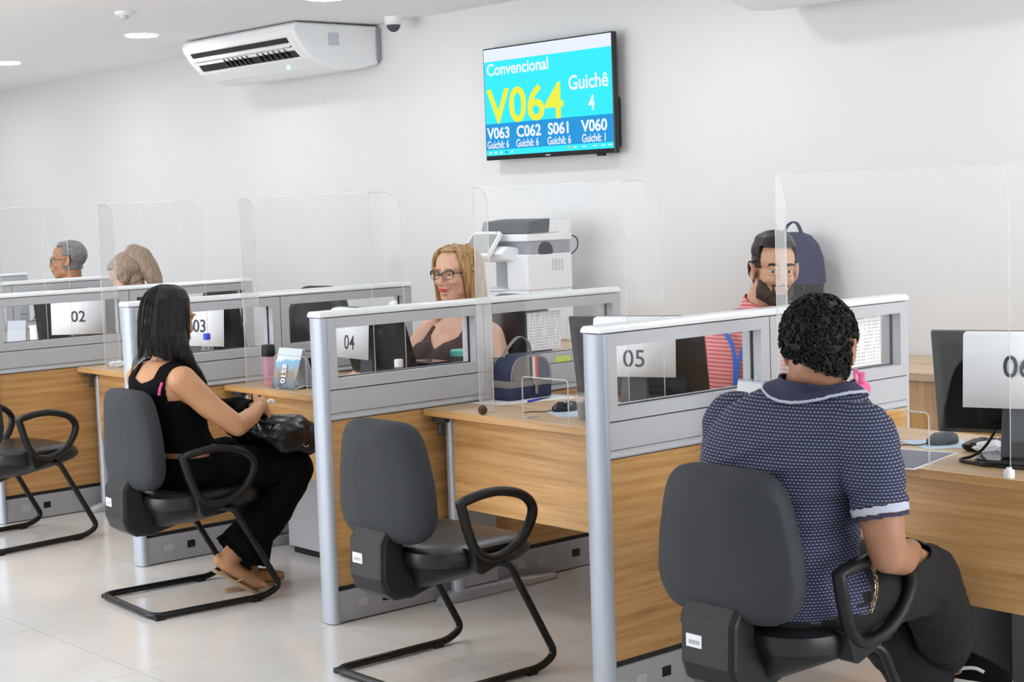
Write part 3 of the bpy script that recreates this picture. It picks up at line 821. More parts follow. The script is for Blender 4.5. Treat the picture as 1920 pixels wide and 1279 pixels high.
class Body:
    """collects the prims of one figure and remembers its bones for the clothes"""
    def __init__(s): s.mb = MB(); s.b = []
    def limb(s, name, pts, rs, n=16):
        s.mb.limb([V(p) for p in pts], rs, n)
        for i in range(len(pts)-1): s.b.append((name, i, V(pts[i]), V(pts[i+1]), rs[i], rs[i+1]))
    def torso(s, rings, n=28):
        """rings: (centre, half width, half depth, right axis, front axis[, squareness])"""
        out = []
        for c, a, b, rx, fx in rings:
            rx, fx = V(rx).normalized(), V(fx).normalized(); c = V(c)
            out.append([c+rx*(math.copysign(abs(math.cos(q))**.85, math.cos(q))*a)+fx*(math.copysign(abs(math.sin(q))**.85, math.sin(q))*b) for q in [2*PI*k/n for k in range(n)]])
        s.mb.loft(out)
        for i in range(len(rings)-1):
            s.b.append(('torso', i, V(rings[i][0]), V(rings[i+1][0]), (rings[i][1]+rings[i][2])/2, (rings[i+1][1]+rings[i+1][2])/2))
    def bone(s, p):
        best = None
        for nm, i, a, b, ra, rb in s.b:
            d = b-a; t = max(0, min(1, (p-a).dot(d)/d.length_squared)); q = (p-a-d*t).length-(ra+(rb-ra)*t)
            if best is None or q < best[0]: best = (q, nm, i+t)
        return best[1], best[2]
    def build(s, root, m, voxel=.005, it=7):
        me = remesh(s.mb, voxel, it); s.me = me.copy(); s.nv = [(v.co.copy(), v.normal.copy()) for v in me.vertices]
        s.lab = None
        return put_mesh('body', me, m, root)
    def garment(s, name, pred, off, m, root, disp=None, thick=.003, label=None, smooth=2):
        """cloth grown from the body surface where pred(point, bone, t) holds; off: float or function"""
        if s.lab is None: s.lab = [s.bone(c) for c, n in s.nv]
        keep = [bool(pred(c, *l)) for (c, n), l in zip(s.nv, s.lab)]
        b = bmesh.new(); b.from_mesh(s.me); b.verts.ensure_lookup_table()
        for (c, n), v, l in zip(s.nv, list(b.verts), s.lab):
            o = off(c, *l) if callable(off) else off
            if disp: o += disp(c, n)
            v.co = c+n*o
        bmesh.ops.delete(b, geom=[v for v, k in zip(list(b.verts), keep) if not k], context='VERTS')
        loose = [v for v in b.verts if not v.link_faces]
        bmesh.ops.delete(b, geom=loose, context='VERTS')
        for _ in range(smooth): bmesh.ops.smooth_vert(b, verts=b.verts, factor=.5, use_axis_x=True, use_axis_y=True, use_axis_z=True)
        me = bpy.data.meshes.new(name); b.to_mesh(me); b.free()
        o = put_mesh(name, me, m, root, label)
        sd = o.modifiers.new('thickness', 'SOLIDIFY'); sd.thickness = thick; sd.offset = -1
        return o
def folds(amp, sc, seed=0):
    def f(c, n):
        q = c*sc+V((seed, seed*2, 0)); return amp*(noise.noise(q)+.5*noise.noise(V((q.x*2.1, q.y*2.1, q.z*3.3))))
    return f
def strands(mb, lines, r, n=6):
    for l in lines: mb.tube(l, [r*(.6+.4*math.sin(PI*min(1, .15+i/(len(l)-1)*.85))) for i in range(len(l))], n)

def local(H): return H.inverted()

# ---- long haired woman in a black tank top, seated in front of desk four
def client_woman():
    t = thing('person', 'seated woman with long black hair in a black tank top, bag on her lap', 'person', (-.775, -.05, 0))
    B = Body()
    R, Fw = V((1, .05, 0)).normalized(), V((-.05, 1, 0)).normalized()
    B.torso([((-.775, -.13, .435), .150, .120, R, Fw), ((-.775, -.14, .50), .182, .132, R, Fw), ((-.776, -.165, .58), .165, .112, R, Fw), ((-.778, -.185, .66), .142, .098, R, Fw),
             ((-.782, -.205, .75), .150, .106, R, Fw), ((-.785, -.222, .82), .162, .110, R, Fw), ((-.787, -.232, .875), .160, .088, R, Fw), ((-.788, -.230, .915), .120, .062, R, Fw), ((-.789, -.222, .94), .065, .05, R, Fw)])
    hc = V((-.818, -.165, 1.085)); H = basis(hc, (-.40, 1, -.13))
    B.limb('neck', [(-.790, -.215, .905), (-.808, -.19, 1.00), tuple(H @ V((0, -.02, -.03)))], [.056, .050, .052])
    head_prims(B.mb, H, False, .94); B.b.append(('head', 0, H @ V((0, 0, -.05)), H @ V((0, 0, .06)), .08, .085))
    # arms
    B.limb('arm_r', [(-.622, -.235, .872), (-.560, -.160, .770), (-.508, -.075, .690), (-.55, .015, .715), (-.592, .075, .738)], [.056, .048, .040, .034, .025])
    B.limb('arm_l', [(-.952, -.235, .862), (-1.005, -.16, .76), (-1.005, -.07, .685), (-.87, .03, .715), (-.745, .085, .737)], [.054, .046, .039, .034, .025])
    hand(B.mb, (-.592, .075, .738), (-.52, .60, .02), (-.6, -.35, -.25), 1, (.75, .85, .9, 1.0), .7, sc=.92)
    hand(B.mb, (-.745, .085, .737), (.86, .42, .05), (.15, .1, -.7), -1, (.5, .6, .7, .8), .8, sc=.92)
    # legs: thighs forward, shins tucked back, right heel lifted
    B.limb('leg_r', [(-.70, -.10, .475), (-.66, .08, .50), (-.615, .235, .475), (-.625, .14, .33), (-.665, .00, .185), (-.675, -.045, .150)], [.098, .088, .070, .058, .046, .040])
    B.limb('leg_l', [(-.86, -.10, .475), (-.86, .08, .50), (-.83, .23, .475), (-.79, .17, .30), (-.755, .10, .12), (-.75, .09, .075)], [.098, .088, .070, .056, .042, .036])
    # right foot on its toes
    foot = [(-.682, -.075, .150), (-.672, -.05, .128), (-.655, -.005, .088), (-.640, .035, .052), (-.628, .070, .036)]
    B.limb('foot_r', foot, [.028, .033, .031, .028, .018])
    for k, (dx, l) in enumerate(((-.020, .050), (-.010, .050), (0, .046), (.010, .040), (.018, .034))):
        B.mb.limb([(-.634+dx, .048+.006*abs(k-1), .042), (-.622+dx*1.2, .048+l, .030)], [.0105 if k == 0 else .0085, .0085 if k == 0 else .0065], 8)
    B.limb('foot_l', [(-.75, .045, .055), (-.748, .09, .05), (-.74, .17, .035), (-.735, .225, .026)], [.028, .032, .030, .022])
    B.build(t, 'skin_f1', .0045, 6)
    iH = local(H)
    def top(c, b, k):
        if b not in ('torso', 'neck', 'arm_r', 'arm_l'): return False
        x = (c-V((-.786, 0, 0))).dot(R); y = c.y+.225; z = c.z
        if z < .590+.16*max(0, y+.02): return False
        if b in ('arm_r', 'arm_l') and abs(x) > .118:
            return z < .80 and abs(x) < .150 and c.y < -.14
        if z > .80 and abs(x) > .122-.25*max(0, z-.86): return False
        if abs(x) < .060 and z > .885-.020*(y < 0)+.9*abs(x)**1.6*1.6: return False
        return z < .945
    B.garment('tank_top', top, .007, 'black_cloth', t, folds(.003, 22, 3))
    def trousers(c, b, k):
        if b == 'torso': return c.z < .575+.03*(c.y > -.15)
        if b == 'leg_r': return k < 4.55
        if b == 'leg_l': return k < 4.6
        return False
    B.garment('trousers', trousers, lambda c, b, k: .012+(.016*max(0, k-2.2) if b != 'torso' else 0), 'black_cloth', t, folds(.005, 14, 9))
    # bra strap: a short pink band at the edge of the right armhole
    q = [(-.655, -.318, .822), (-.655, -.313, .845), (-.659, -.300, .868)]
    put('pink_strap', MB().tube(catmull(q, 5), .0058, 8, flat=(1, .5), up=(0, -1, .3)), 'pink_strap', t, True, label='bright pink strap at the armhole')
    eyes(H, t, brow='hair_black')
    # hair: a smooth fall from the crown down the back and in front of the right shoulder
    hb = MB()
    def hp(x, y, z): return H @ V((x, y, z))
    n = 40
    def ring(z, rx, ryb, ryf, ox=0, oy=0):
        return [hp(ox+rx*math.cos(a), oy+(ryf if math.sin(a) > 0 else ryb)*math.sin(a), z) for a in [2*PI*k/n for k in range(n)]]
    hb.loft([ring(.142, .012, .014, .012, 0, -.012), ring(.138, .040, .048, .032, 0, -.012), ring(.120, .070, .082, .057, 0, -.014), ring(.085, .091, .108, .068, 0, -.016), ring(.04, .100, .118, .056, 0, -.018),
             ring(-.01, .103, .118, .036, 0, -.022), ring(-.06, .102, .110, .024, .004, -.024), ring(-.105, .096, .092, .022, .016, -.022), ring(-.145, .082, .070, .024, .036, -.012), ring(-.180, .062, .052, .026, .056, .002), ring(-.215, .045, .038, .024, .074, .018)])
    # lock over the right shoulder, hanging to the chest
    lock = catmull([hp(.066, -.045, -.06), hp(.084, -.030, -.12), hp(.100, .0, -.175), hp(.112, .035, -.215), hp(.112, .075, -.265), hp(.108, .10, -.33)], 6)
    hb.tube(lock, [.054-.038*(i/(len(lock)-1))**1.3 for i in range(len(lock))], 16, flat=(1, .68))
    lock = catmull([hp(-.075, -.02, -.04), hp(-.085, -.01, -.10), hp(-.08, .03, -.17), hp(-.07, .07, -.24)], 6)
    hb.tube(lock, [.042-.034*(i/(len(lock)-1)) for i in range(len(lock))], 14, flat=(1, .6))
    me = remesh(hb, .006, 5)
    for v in me.vertices:
        l = iH @ v.co; a = math.atan2(l.x, -l.y-.02)
        fall = min(1, max(0, (.13-l.z)/.08))
        v.co += v.normal*(.0035*fall*noise.noise(V((a*9, l.z*3, 1)))+.0016*noise.noise(V((a*26, l.z*5, 4))))
    hr = put_mesh('hair', me, 'hair_black', t)
    st = MB(); rnd = random.Random(4)
    for k in range(90):
        a = -2.5+5.0*rnd.random(); rr = 1.0+.03*rnd.random()
        pts = [hp(.092*rr*math.sin(a)*f_, -.018-.112*rr*math.cos(a)*f_ if math.cos(a) > 0 else -.018-.05*math.cos(a)*f_, z) for f_, z in ((.30, .139), (.70, .118), (.95, .08), (1.06, .03), (1.08, -.03), (1.06, -.09))]
        lx = pts[-1]
        pts += [lx+V((.008*rnd.random(), -.002, -.05-.02*rnd.random()))]
        st.tube(catmull(pts, 4), .0013, 5)
    for k in range(7):    # stray strands to both sides of the neck
        sgn = -1 if k < 4 else 1
        p0_ = hp(sgn*.07, -.06, -.10)
        st.tube(catmull([p0_, p0_+V((sgn*.035, -.03, -.05-.01*k)), p0_+V((sgn*(.055+.008*k), -.035, -.10-.012*k))], 6), .0012, 5)
    put('hair_strands', st, 'hair_black', hr, True, kind='stuff')
    # flip-flops: the right one hangs from the lifted foot, the left one lies flat
    for nm, mt_, sm in (('r', basis((-.655, -.005, .052), (.22, .80, -.56)), 1), ('l', basis((-.745, .10, .012), (.05, 1, 0)), 0)):
        o = [(.036*math.cos(a)*(1+.10*math.sin(a))*(.92 if math.sin(a) < 0 else 1.05), .128*math.sin(a)) for a in [2*PI*k/28 for k in range(28)]]
        mb = MB().prism(o, 'z', -.014, 0).xf(mt_)
        f_ = put('flip_flop', mb, 'sole', t, False, .003, label='tan rubber flip-flop')
        sp = MB()
        for s in (-1, 1): sp.tube([mt_ @ V(p) for p in catmull([(0, .075, .0), (s*.014, .055, .034), (s*.034, .0, .030), (s*.037, -.03, -.004)], 5)], .005, 6)
        put('thong_strap', sp, 'sole', f_, True)
    return t
client_woman()

# ---- bearded client in the navy polo, seen from behind
def client_man():
    t = thing('person', 'seated man with curly black hair in a navy dash print polo, seen from behind', 'person', (2.21, -.10, 0))
    B = Body()
    R, Fw = V((1, .06, 0)).normalized(), V((-.06, 1, 0)).normalized()
    B.torso([((2.17, -.13, .44), .185, .150, R, Fw), ((2.165, -.145, .51), .208, .165, R, Fw), ((2.165, -.145, .60), .200, .160, R, Fw), ((2.17, -.140, .69), .202, .154, R, Fw), ((2.178, -.130, .77), .216, .152, R, Fw),
             ((2.190, -.120, .84), .228, .150, R, Fw), ((2.200, -.108, .90), .226, .138, R, Fw), ((2.212, -.095, .95), .205, .114, R, Fw), ((2.224, -.082, .99), .150, .085, R, Fw), ((2.235, -.07, 1.02), .080, .065, R, Fw)])
    hc = V((2.250, -.066, 1.104)); H = basis(hc, (-.44, .88, -.12))
    B.limb('neck', [(2.225, -.092, .955), (2.240, -.08, 1.03), tuple(H @ V((0, -.03, -.03)))], [.076, .068, .067])
    head_prims(B.mb, H, True, 1.0); B.b.append(('head', 0, H @ V((0, 0, -.05)), H @ V((0, 0, .06)), .08, .085))
    B.limb('arm_r', [(2.400, -.105, .905), (2.458, -.130, .81), (2.485, -.135, .70), (2.478, -.11, .632), (2.43, .01, .595), (2.37, .13, .585)], [.080, .064, .051, .046, .042, .032])
    B.limb('arm_l', [(2.005, -.095, .900), (1.965, -.085, .80), (1.955, -.07, .69), (1.975, -.03, .63), (2.06, .06, .595), (2.15, .14, .585)], [.082, .068, .054, .048, .042, .032])
    hand(B.mb, (2.37, .13, .585), (-.62, .75, -.05), (-.2, -.1, -1), -1, (.5, .5, .5, .6), .5)
    hand(B.mb, (2.15, .14, .585), (.62, .70, -.05), (.2, -.1, -1), 1, (.5, .5, .5, .6), .5)
    B.limb('leg_r', [(2.28, -.10, .48), (2.305, .06, .500), (2.345, .24, .490), (2.31, .36, .33), (2.22, .47, .215)], [.112, .100, .080, .066, .050])
    B.limb('leg_l', [(2.07, -.10, .49), (2.07, .08, .505), (2.07, .25, .49), (2.15, .32, .30), (2.25, .39, .13)], [.112, .100, .080, .066, .050])
    B.limb('foot_r', [(2.215, .470, .205), (2.265, .505, .180), (2.32, .535, .168)], [.045, .045, .035])
    B.limb('foot_l', [(2.25, .39, .11), (2.305, .425, .070), (2.36, .455, .050)], [.045, .045, .035])
    B.build(t, 'skin_m1', .0048, 6)
    iH = local(H)
    nk = V((2.236, -.080, 1.005)); na = V((.05, .10, 1)).normalized()
    def cm_(c):
        d = c-nk; h = d.dot(na); return (d-na*h).length-.85*h, h
    def shirt(c, b, k):
        if b in ('arm_r', 'arm_l'): return k < 1.52
        if (c-V((2.236, -.080, 1.005))).length < .16 and cm_(c)[0] < .108: return False
        if b == 'torso': return c.z > .455
        if b == 'neck': return c.z < .985
        return b.startswith('leg') and c.z > .47 and c.y < -.06
    fo = folds(.0045, 11, 5)
    def creases(c, n):
        s = fo(c, n)
        for z0, sl, a in ((.80, .30, .006), (.74, .22, .008), (.69, .12, .006), (.86, .42, .004)):
            d = (c.z-z0)-sl*(c.x-2.16)
            s += a*math.exp(-(d/.012)**2)*max(0, min(1, (c.x-1.95)/.15))*max(0, min(1, (2.42-c.x)/.1)) - a*.8*math.exp(-((d+.024)/.014)**2)*max(0, min(1, (c.x-1.95)/.15))
        return s
    sh = B.garment('polo_shirt', shirt, lambda c, b, k: .010 if b == 'torso' else (.012 if b != 'neck' else .008), 'navy_dash', t, creases)
    for nm in ('arm_r', 'arm_l'):
        B.garment('sleeve_cuff', lambda c, b, k, nm=nm: b == nm and 1.47 < k < 1.70, .0135, 'white_rib', t, label='white ribbed sleeve cuff')
        B.garment('sleeve_hem', lambda c, b, k, nm=nm: b == nm and 1.66 < k < 1.80, .0125, 'navy', t)
    B.garment('collar', lambda c, b, k: b in ('neck', 'torso', 'head') and (lambda m_, h: h < .036 and m_ < .128)(*cm_(c)), .020, 'navy', t, None, .006, smooth=6)
    B.garment('collar_trim', lambda c, b, k: b in ('neck', 'torso') and (lambda m_, h: .118 < m_ < .137)(*cm_(c)), .0215, 'white_rib', t, None, .006, label='white edge of the collar', smooth=4)
    def jeans(c, b, k):
        if b == 'torso': return c.z < .475
        return b in ('leg_r', 'leg_l') and k < 3.99 and not (c.z > .50 and c.y < -.10)
    jn = B.garment('jeans', jeans, lambda c, b, k: .010+(.010*max(0, k-2.3) if b.startswith('leg') else 0), 'jeans', t, folds(.006, 13, 2))
    hair = lambda c, b, k: b in ('head', 'neck') and (lambda l: l.z > (.068 if l.y > .045 else (.030 if l.y > -.005 else -.112)) and not (abs(l.x) > .066 and -.045 < l.y < .03 and l.z < .038))(iH @ c)
    hr = B.garment('hair', hair, lambda c, b, k: (lambda l: .003+.013*max(0, min(1, (l.z+.085)/.085))*max(.3, min(1, (.075-l.y)/.04)))(iH @ c), 'hair_curly', t, lambda c, n: .003*noise.noise(c*60), .010, smooth=2)
    B.garment('hair_fade', lambda c, b, k: (b in ('head', 'neck')) and (lambda l: -.155 < l.z < -.10 and l.y < -.015 and abs(l.x) < .066)(iH @ c), .0020, 'hair_fade', t, None, .002)
    rnd = random.Random(9); cu = MB(); me = hr.data; vs = [(v.co+t.location, v.normal.copy()) for v in me.vertices]
    for k in range(620):
        p, n_ = rnd.choice(vs); l = iH @ p
        if l.z < -.062: continue
        a = n_.cross(V((rnd.random()-.5, rnd.random()-.5, rnd.random()-.5))).normalized(); b_ = n_.cross(a)
        r = .0040+.0040*rnd.random(); tt = 1.4+rnd.random()
        cu.tube([p+a*r*math.cos(2*PI*q*tt/10)+b_*r*math.sin(2*PI*q*tt/10)+n_*(-.002+.0010*q) for q in range(11)], .0018, 5)
    put('hair_curls', cu, 'hair_curly', hr, True, kind='stuff')
    B.garment('beard', lambda c, b, k: b in ('head', 'neck') and (lambda l: -.140 < l.z < -.010 and l.y > -.004 and (l.z < -.052 or abs(l.x) > .046) and abs(l.x) < .074 and not (abs(l.x) < .024 and -.073 < l.z < -.054 and l.y > .09) and not (l.y < .02 and l.z < -.11))(iH @ c),
              .010, 'beard', t, lambda c, n: .003*noise.noise(c*120), .006)
    eyes(H, t, brow='hair_dark', browr=.0045)
    # sneakers
    for a, d, s in ((V((2.265, .505, .140)), V((.85, .5, -.10)), 1), (V((2.305, .425, .026)), V((.85, .45, -.04)), 0)):
        mt_ = basis(a, d)
        out = [(.047*math.cos(q)*(1+.12*math.sin(q)), .142*math.sin(q)) for q in [2*PI*k/28 for k in range(28)]]
        so = MB().prism(out, 'z', -.012, .022).xf(mt_)
        up = MB()
        up.loft([[mt_ @ V((x*w_, y*w2+oy, z)) for x, y in out] for z, w_, w2, oy in ((.018, .95, .96, 0), (.045, .92, .93, -.004), (.07, .74, .75, -.03), (.095, .60, .48, -.07), (.105, .56, .42, -.078))])
        sn = put('sneaker', up, 'black_cloth', t, True); put('sole', so, 'white_rubber', sn, False, .004)
        put('side_stripe', MB().tube([mt_ @ V(p) for p in catmull([(.046, -.085, .04), (.047, -.045, .034), (.048, 0, .052), (.046, .035, .058), (.044, .06, .05)], 5)], .0050, 6, flat=(1.0, .5)), 'white_rubber', sn, True)
        lc = MB()
        for k in range(4): lc.tube([mt_ @ V((-.022, .005+.02*k, .083-.008*k)), mt_ @ V((0, .01+.02*k, .092-.010*k)), mt_ @ V((.022, .005+.02*k, .083-.008*k))], .0028, 6)
        for s2 in (-1, 1): lc.tube([mt_ @ V(p) for p in catmull([(0, .0, .094), (s2*.03, .01, .112), (s2*.055, -.008, .106), (s2*.03, -.02, .096), (0, 0, .094)], 5)], .0028, 6)
        put('laces', lc, 'white_rubber', sn, True)
    # wallet chain and key ring hanging at the right hip
    ch = MB(); pts = catmull([(2.335, -.005, .600), (2.37, -.01, .572), (2.382, -.02, .525), (2.372, -.03, .475)], 6)
    for i in range(len(pts)-1):
        m_ = (pts[i]+pts[i+1])/2; d = (pts[i+1]-pts[i]).normalized(); o = d.cross(V((0, 1, 0)) if i % 2 else V((1, 0, 0))).normalized()
        ch.tube([m_+d*.0085*math.cos(q)+o*.005*math.sin(q)+V((.035, -.055, 0)) for q in [2*PI*k/12 for k in range(12)]], .0014, 5, closed=True)
    put('wallet_chain', ch, 'gold', t, True, label='gold coloured link chain at the hip')
    return t
client_man()

# ---- blond clerk with glasses
def glasses(H, root, m, cat_eye=True, round_=False, name='glasses'):
    g = MB(); up = 'black_gloss'
    for s in (-1, 1):
        pts = []
        for k in range(24):
            a = 2*PI*k/24; x = (.029 if cat_eye else .026)*math.cos(a); z = (.0185 if cat_eye else .022)*math.sin(a)
            if cat_eye:
                z += .010*max(0, math.cos(a))*max(0, math.sin(a)+.3); x *= 1+.16*max(0, math.sin(a))
            x = x*s
            pts.append(H @ V((s*.034+x, .108-.9*(abs(s*.034+x)-.01)**2*4, .002+z)))
        for i in range(24):
            p, q = pts[i], pts[(i+1) % 24]
            hi = math.sin(2*PI*(i+.5)/24) > .1
            g.tube([p, q], .0034 if (hi and cat_eye) else .0013, 6)
        g.tube([H @ V((s*.060, .098, .012)), H @ V((s*.074, .06, .010)), H @ V((s*.080, -.005, .012))], .0020, 6)
    g.tube([H @ V((-.010, .111, .006)), H @ V((0, .114, .009)), H @ V((.010, .111, .006))], .0018, 6)
    return put(name, g, m, root, True)
def clerk_woman():
    t = thing('person', 'blond woman clerk with cat eye glasses, red lipstick and dark sleeveless top', 'person', (-.84, 1.28, 0))
    B = Body(); R, Fw = V((-1, 0, 0)), V((0, -1, 0))
    B.torso([((-.84, 1.30, .45), .19, .14, R, Fw), ((-.84, 1.30, .53), .21, .16, R, Fw), ((-.84, 1.29, .62), .195, .155, R, Fw), ((-.84, 1.27, .72), .19, .160, R, Fw), ((-.84, 1.26, .80), .195, .158, R, Fw),
             ((-.84, 1.28, .87), .198, .128, R, Fw), ((-.84, 1.30, .93), .185, .092, R, Fw), ((-.84, 1.305, .97), .135, .072, R, Fw), ((-.84, 1.30, 1.00), .07, .055, R, Fw)])
    for s in (-1, 1): B.mb.sph((-.84+s*.085, 1.165, .815), (.085, .062, .075), 16)
    H = basis((-.846, 1.285, 1.186), (.235, -.955, -.02))
    B.limb('neck', [(-.84, 1.31, .95), (-.842, 1.305, 1.05), tuple(H @ V((0, -.02, -.03)))], [.064, .058, .060])
    head_prims(B.mb, H, False, 1.08); B.b.append(('head', 0, H @ V((0, 0, -.05)), H @ V((0, 0, .06)), .08, .085))
    B.mb.sph(H @ V((0, .055, -.098)), (.042, .035, .024), 16, rot=H.to_3x3())
    B.limb('arm_l', [(-.652, 1.29, .905), (-.590, 1.27, .80), (-.560, 1.20, .72), (-.60, 1.10, .735), (-.66, 1.02, .775)], [.080, .076, .060, .046, .030])
    B.limb('arm_r', [(-1.028, 1.29, .905), (-1.105, 1.24, .80), (-1.16, 1.15, .725), (-1.12, 1.04, .745), (-1.06, .95, .775)], [.080, .074, .058, .046, .030])
    hand(B.mb, (-.66, 1.02, .775), (-.5, -.8, 0), (0, 0, -1), 1, (.35, .35, .4, .45), .3)
    hand(B.mb, (-1.06, .95, .775), (.45, -.85, 0), (0, 0, -1), -1, (.35, .35, .4, .45), .3)
    B.limb('leg_r', [(-.94, 1.25, .50), (-.94, 1.02, .53), (-.94, .86, .50), (-.94, .90, .28), (-.94, .93, .10)], [.115, .10, .075, .06, .045])
    B.limb('leg_l', [(-.74, 1.25, .50), (-.74, 1.02, .53), (-.74, .86, .50), (-.74, .90, .28), (-.74, .93, .10)], [.115, .10, .075, .06, .045])
    for x in (-.94, -.74): B.limb('foot', [(x, .93, .06), (x, .80, .04)], [.04, .03])
    B.build(t, 'skin_f2', .0045, 5)
    iH = local(H)
    def top(c, b, k):
        x = c.x+.84; front = c.y < 1.27
        if b in ('arm_l', 'arm_r'): return abs(x) < .17 and c.z < .86 and k < .8 and .0 < c.z
        if b != 'torso' or c.z < .55: return False
        if c.z > .955: return False
        if front: 
            if c.z > .862+.55*abs(x)**1.0 and abs(x) < .098+.0*c.z: return False
            return c.z < .93 or .098 < abs(x) < .150
        return c.z < .87 or (.07 < abs(x) < .14)
    B.garment('sleeveless_top', top, .006, 'brown_top', t, folds(.003, 20, 1))
    B.garment('skirt', lambda c, b, k: (b == 'torso' and c.z < .57) or (b.startswith('leg') and k < 2.2), .012, 'black_cloth', t)
    eyes(H, t, (.0, 1, -.05), 1.03, 'hair_blond', 'lip_red', .0026)
    gl = glasses(H, t, 'black_gloss')
    def hp(x, y, z): return H @ V((x, y, z))
    hb = MB(); n = 36
    # parted hair: two curtains leaving the face free
    B.garment('hair', lambda c, b, k: b == 'head' and (lambda l: l.z > .012 and (l.z > .100-.4*abs(l.x) if l.y > .020 else True) and (l.y < .040 or l.z > .098))(iH @ c), .011, 'hair_blond', t, lambda c, n: .002*noise.noise(c*60), .008)
    for s in (-1, 1):
        c1 = catmull([hp(s*.014, .000, .130), hp(s*.058, .034, .102), hp(s*.080, .030, .045), hp(s*.084, .008, -.03), hp(s*.088, -.01, -.11), hp(s*.098, -.02, -.20), hp(s*.115, -.03, -.27)], 6)
        hb.tube(c1, [.010+.025*math.sin(PI*min(1, .02+.66*i/(len(c1)-1))) for i in range(len(c1))], 14, flat=(1, .62), up=(.0, -1, .2))
        c2 = catmull([hp(s*.02, -.05, .12), hp(s*.070, -.05, .06), hp(s*.085, -.04, -.04), hp(s*.085, -.05, -.14), hp(s*.085, -.055, -.25)], 6)
        hb.tube(c2, [.02+.025*math.sin(PI*min(1, .1+.62*i/(len(c2)-1))) for i in range(len(c2))], 14)
    c3 = catmull([hp(0, -.08, .09), hp(0, -.11, .02), hp(0, -.105, -.08), hp(0, -.10, -.18), hp(0, -.10, -.26)], 6)
    hb.tube(c3, .05, 14)
    me = remesh(hb, .005, 4)
    for v in me.vertices:
        l = iH @ v.co; v.co += v.normal*.0022*noise.noise(V((l.x*70, l.y*70, l.z*6)))
    put_mesh('hair_lengths', me, 'hair_blond', t)
    er = MB().tube([hp(-.086, .002, -.045), hp(-.088, .004, -.085), hp(-.088, .004, -.115)], .0012, 6); er.sph(hp(-.088, .004, -.122), .005, 8)
    put('earring', er, 'black_gloss', t, True)
    return t
clerk_woman()

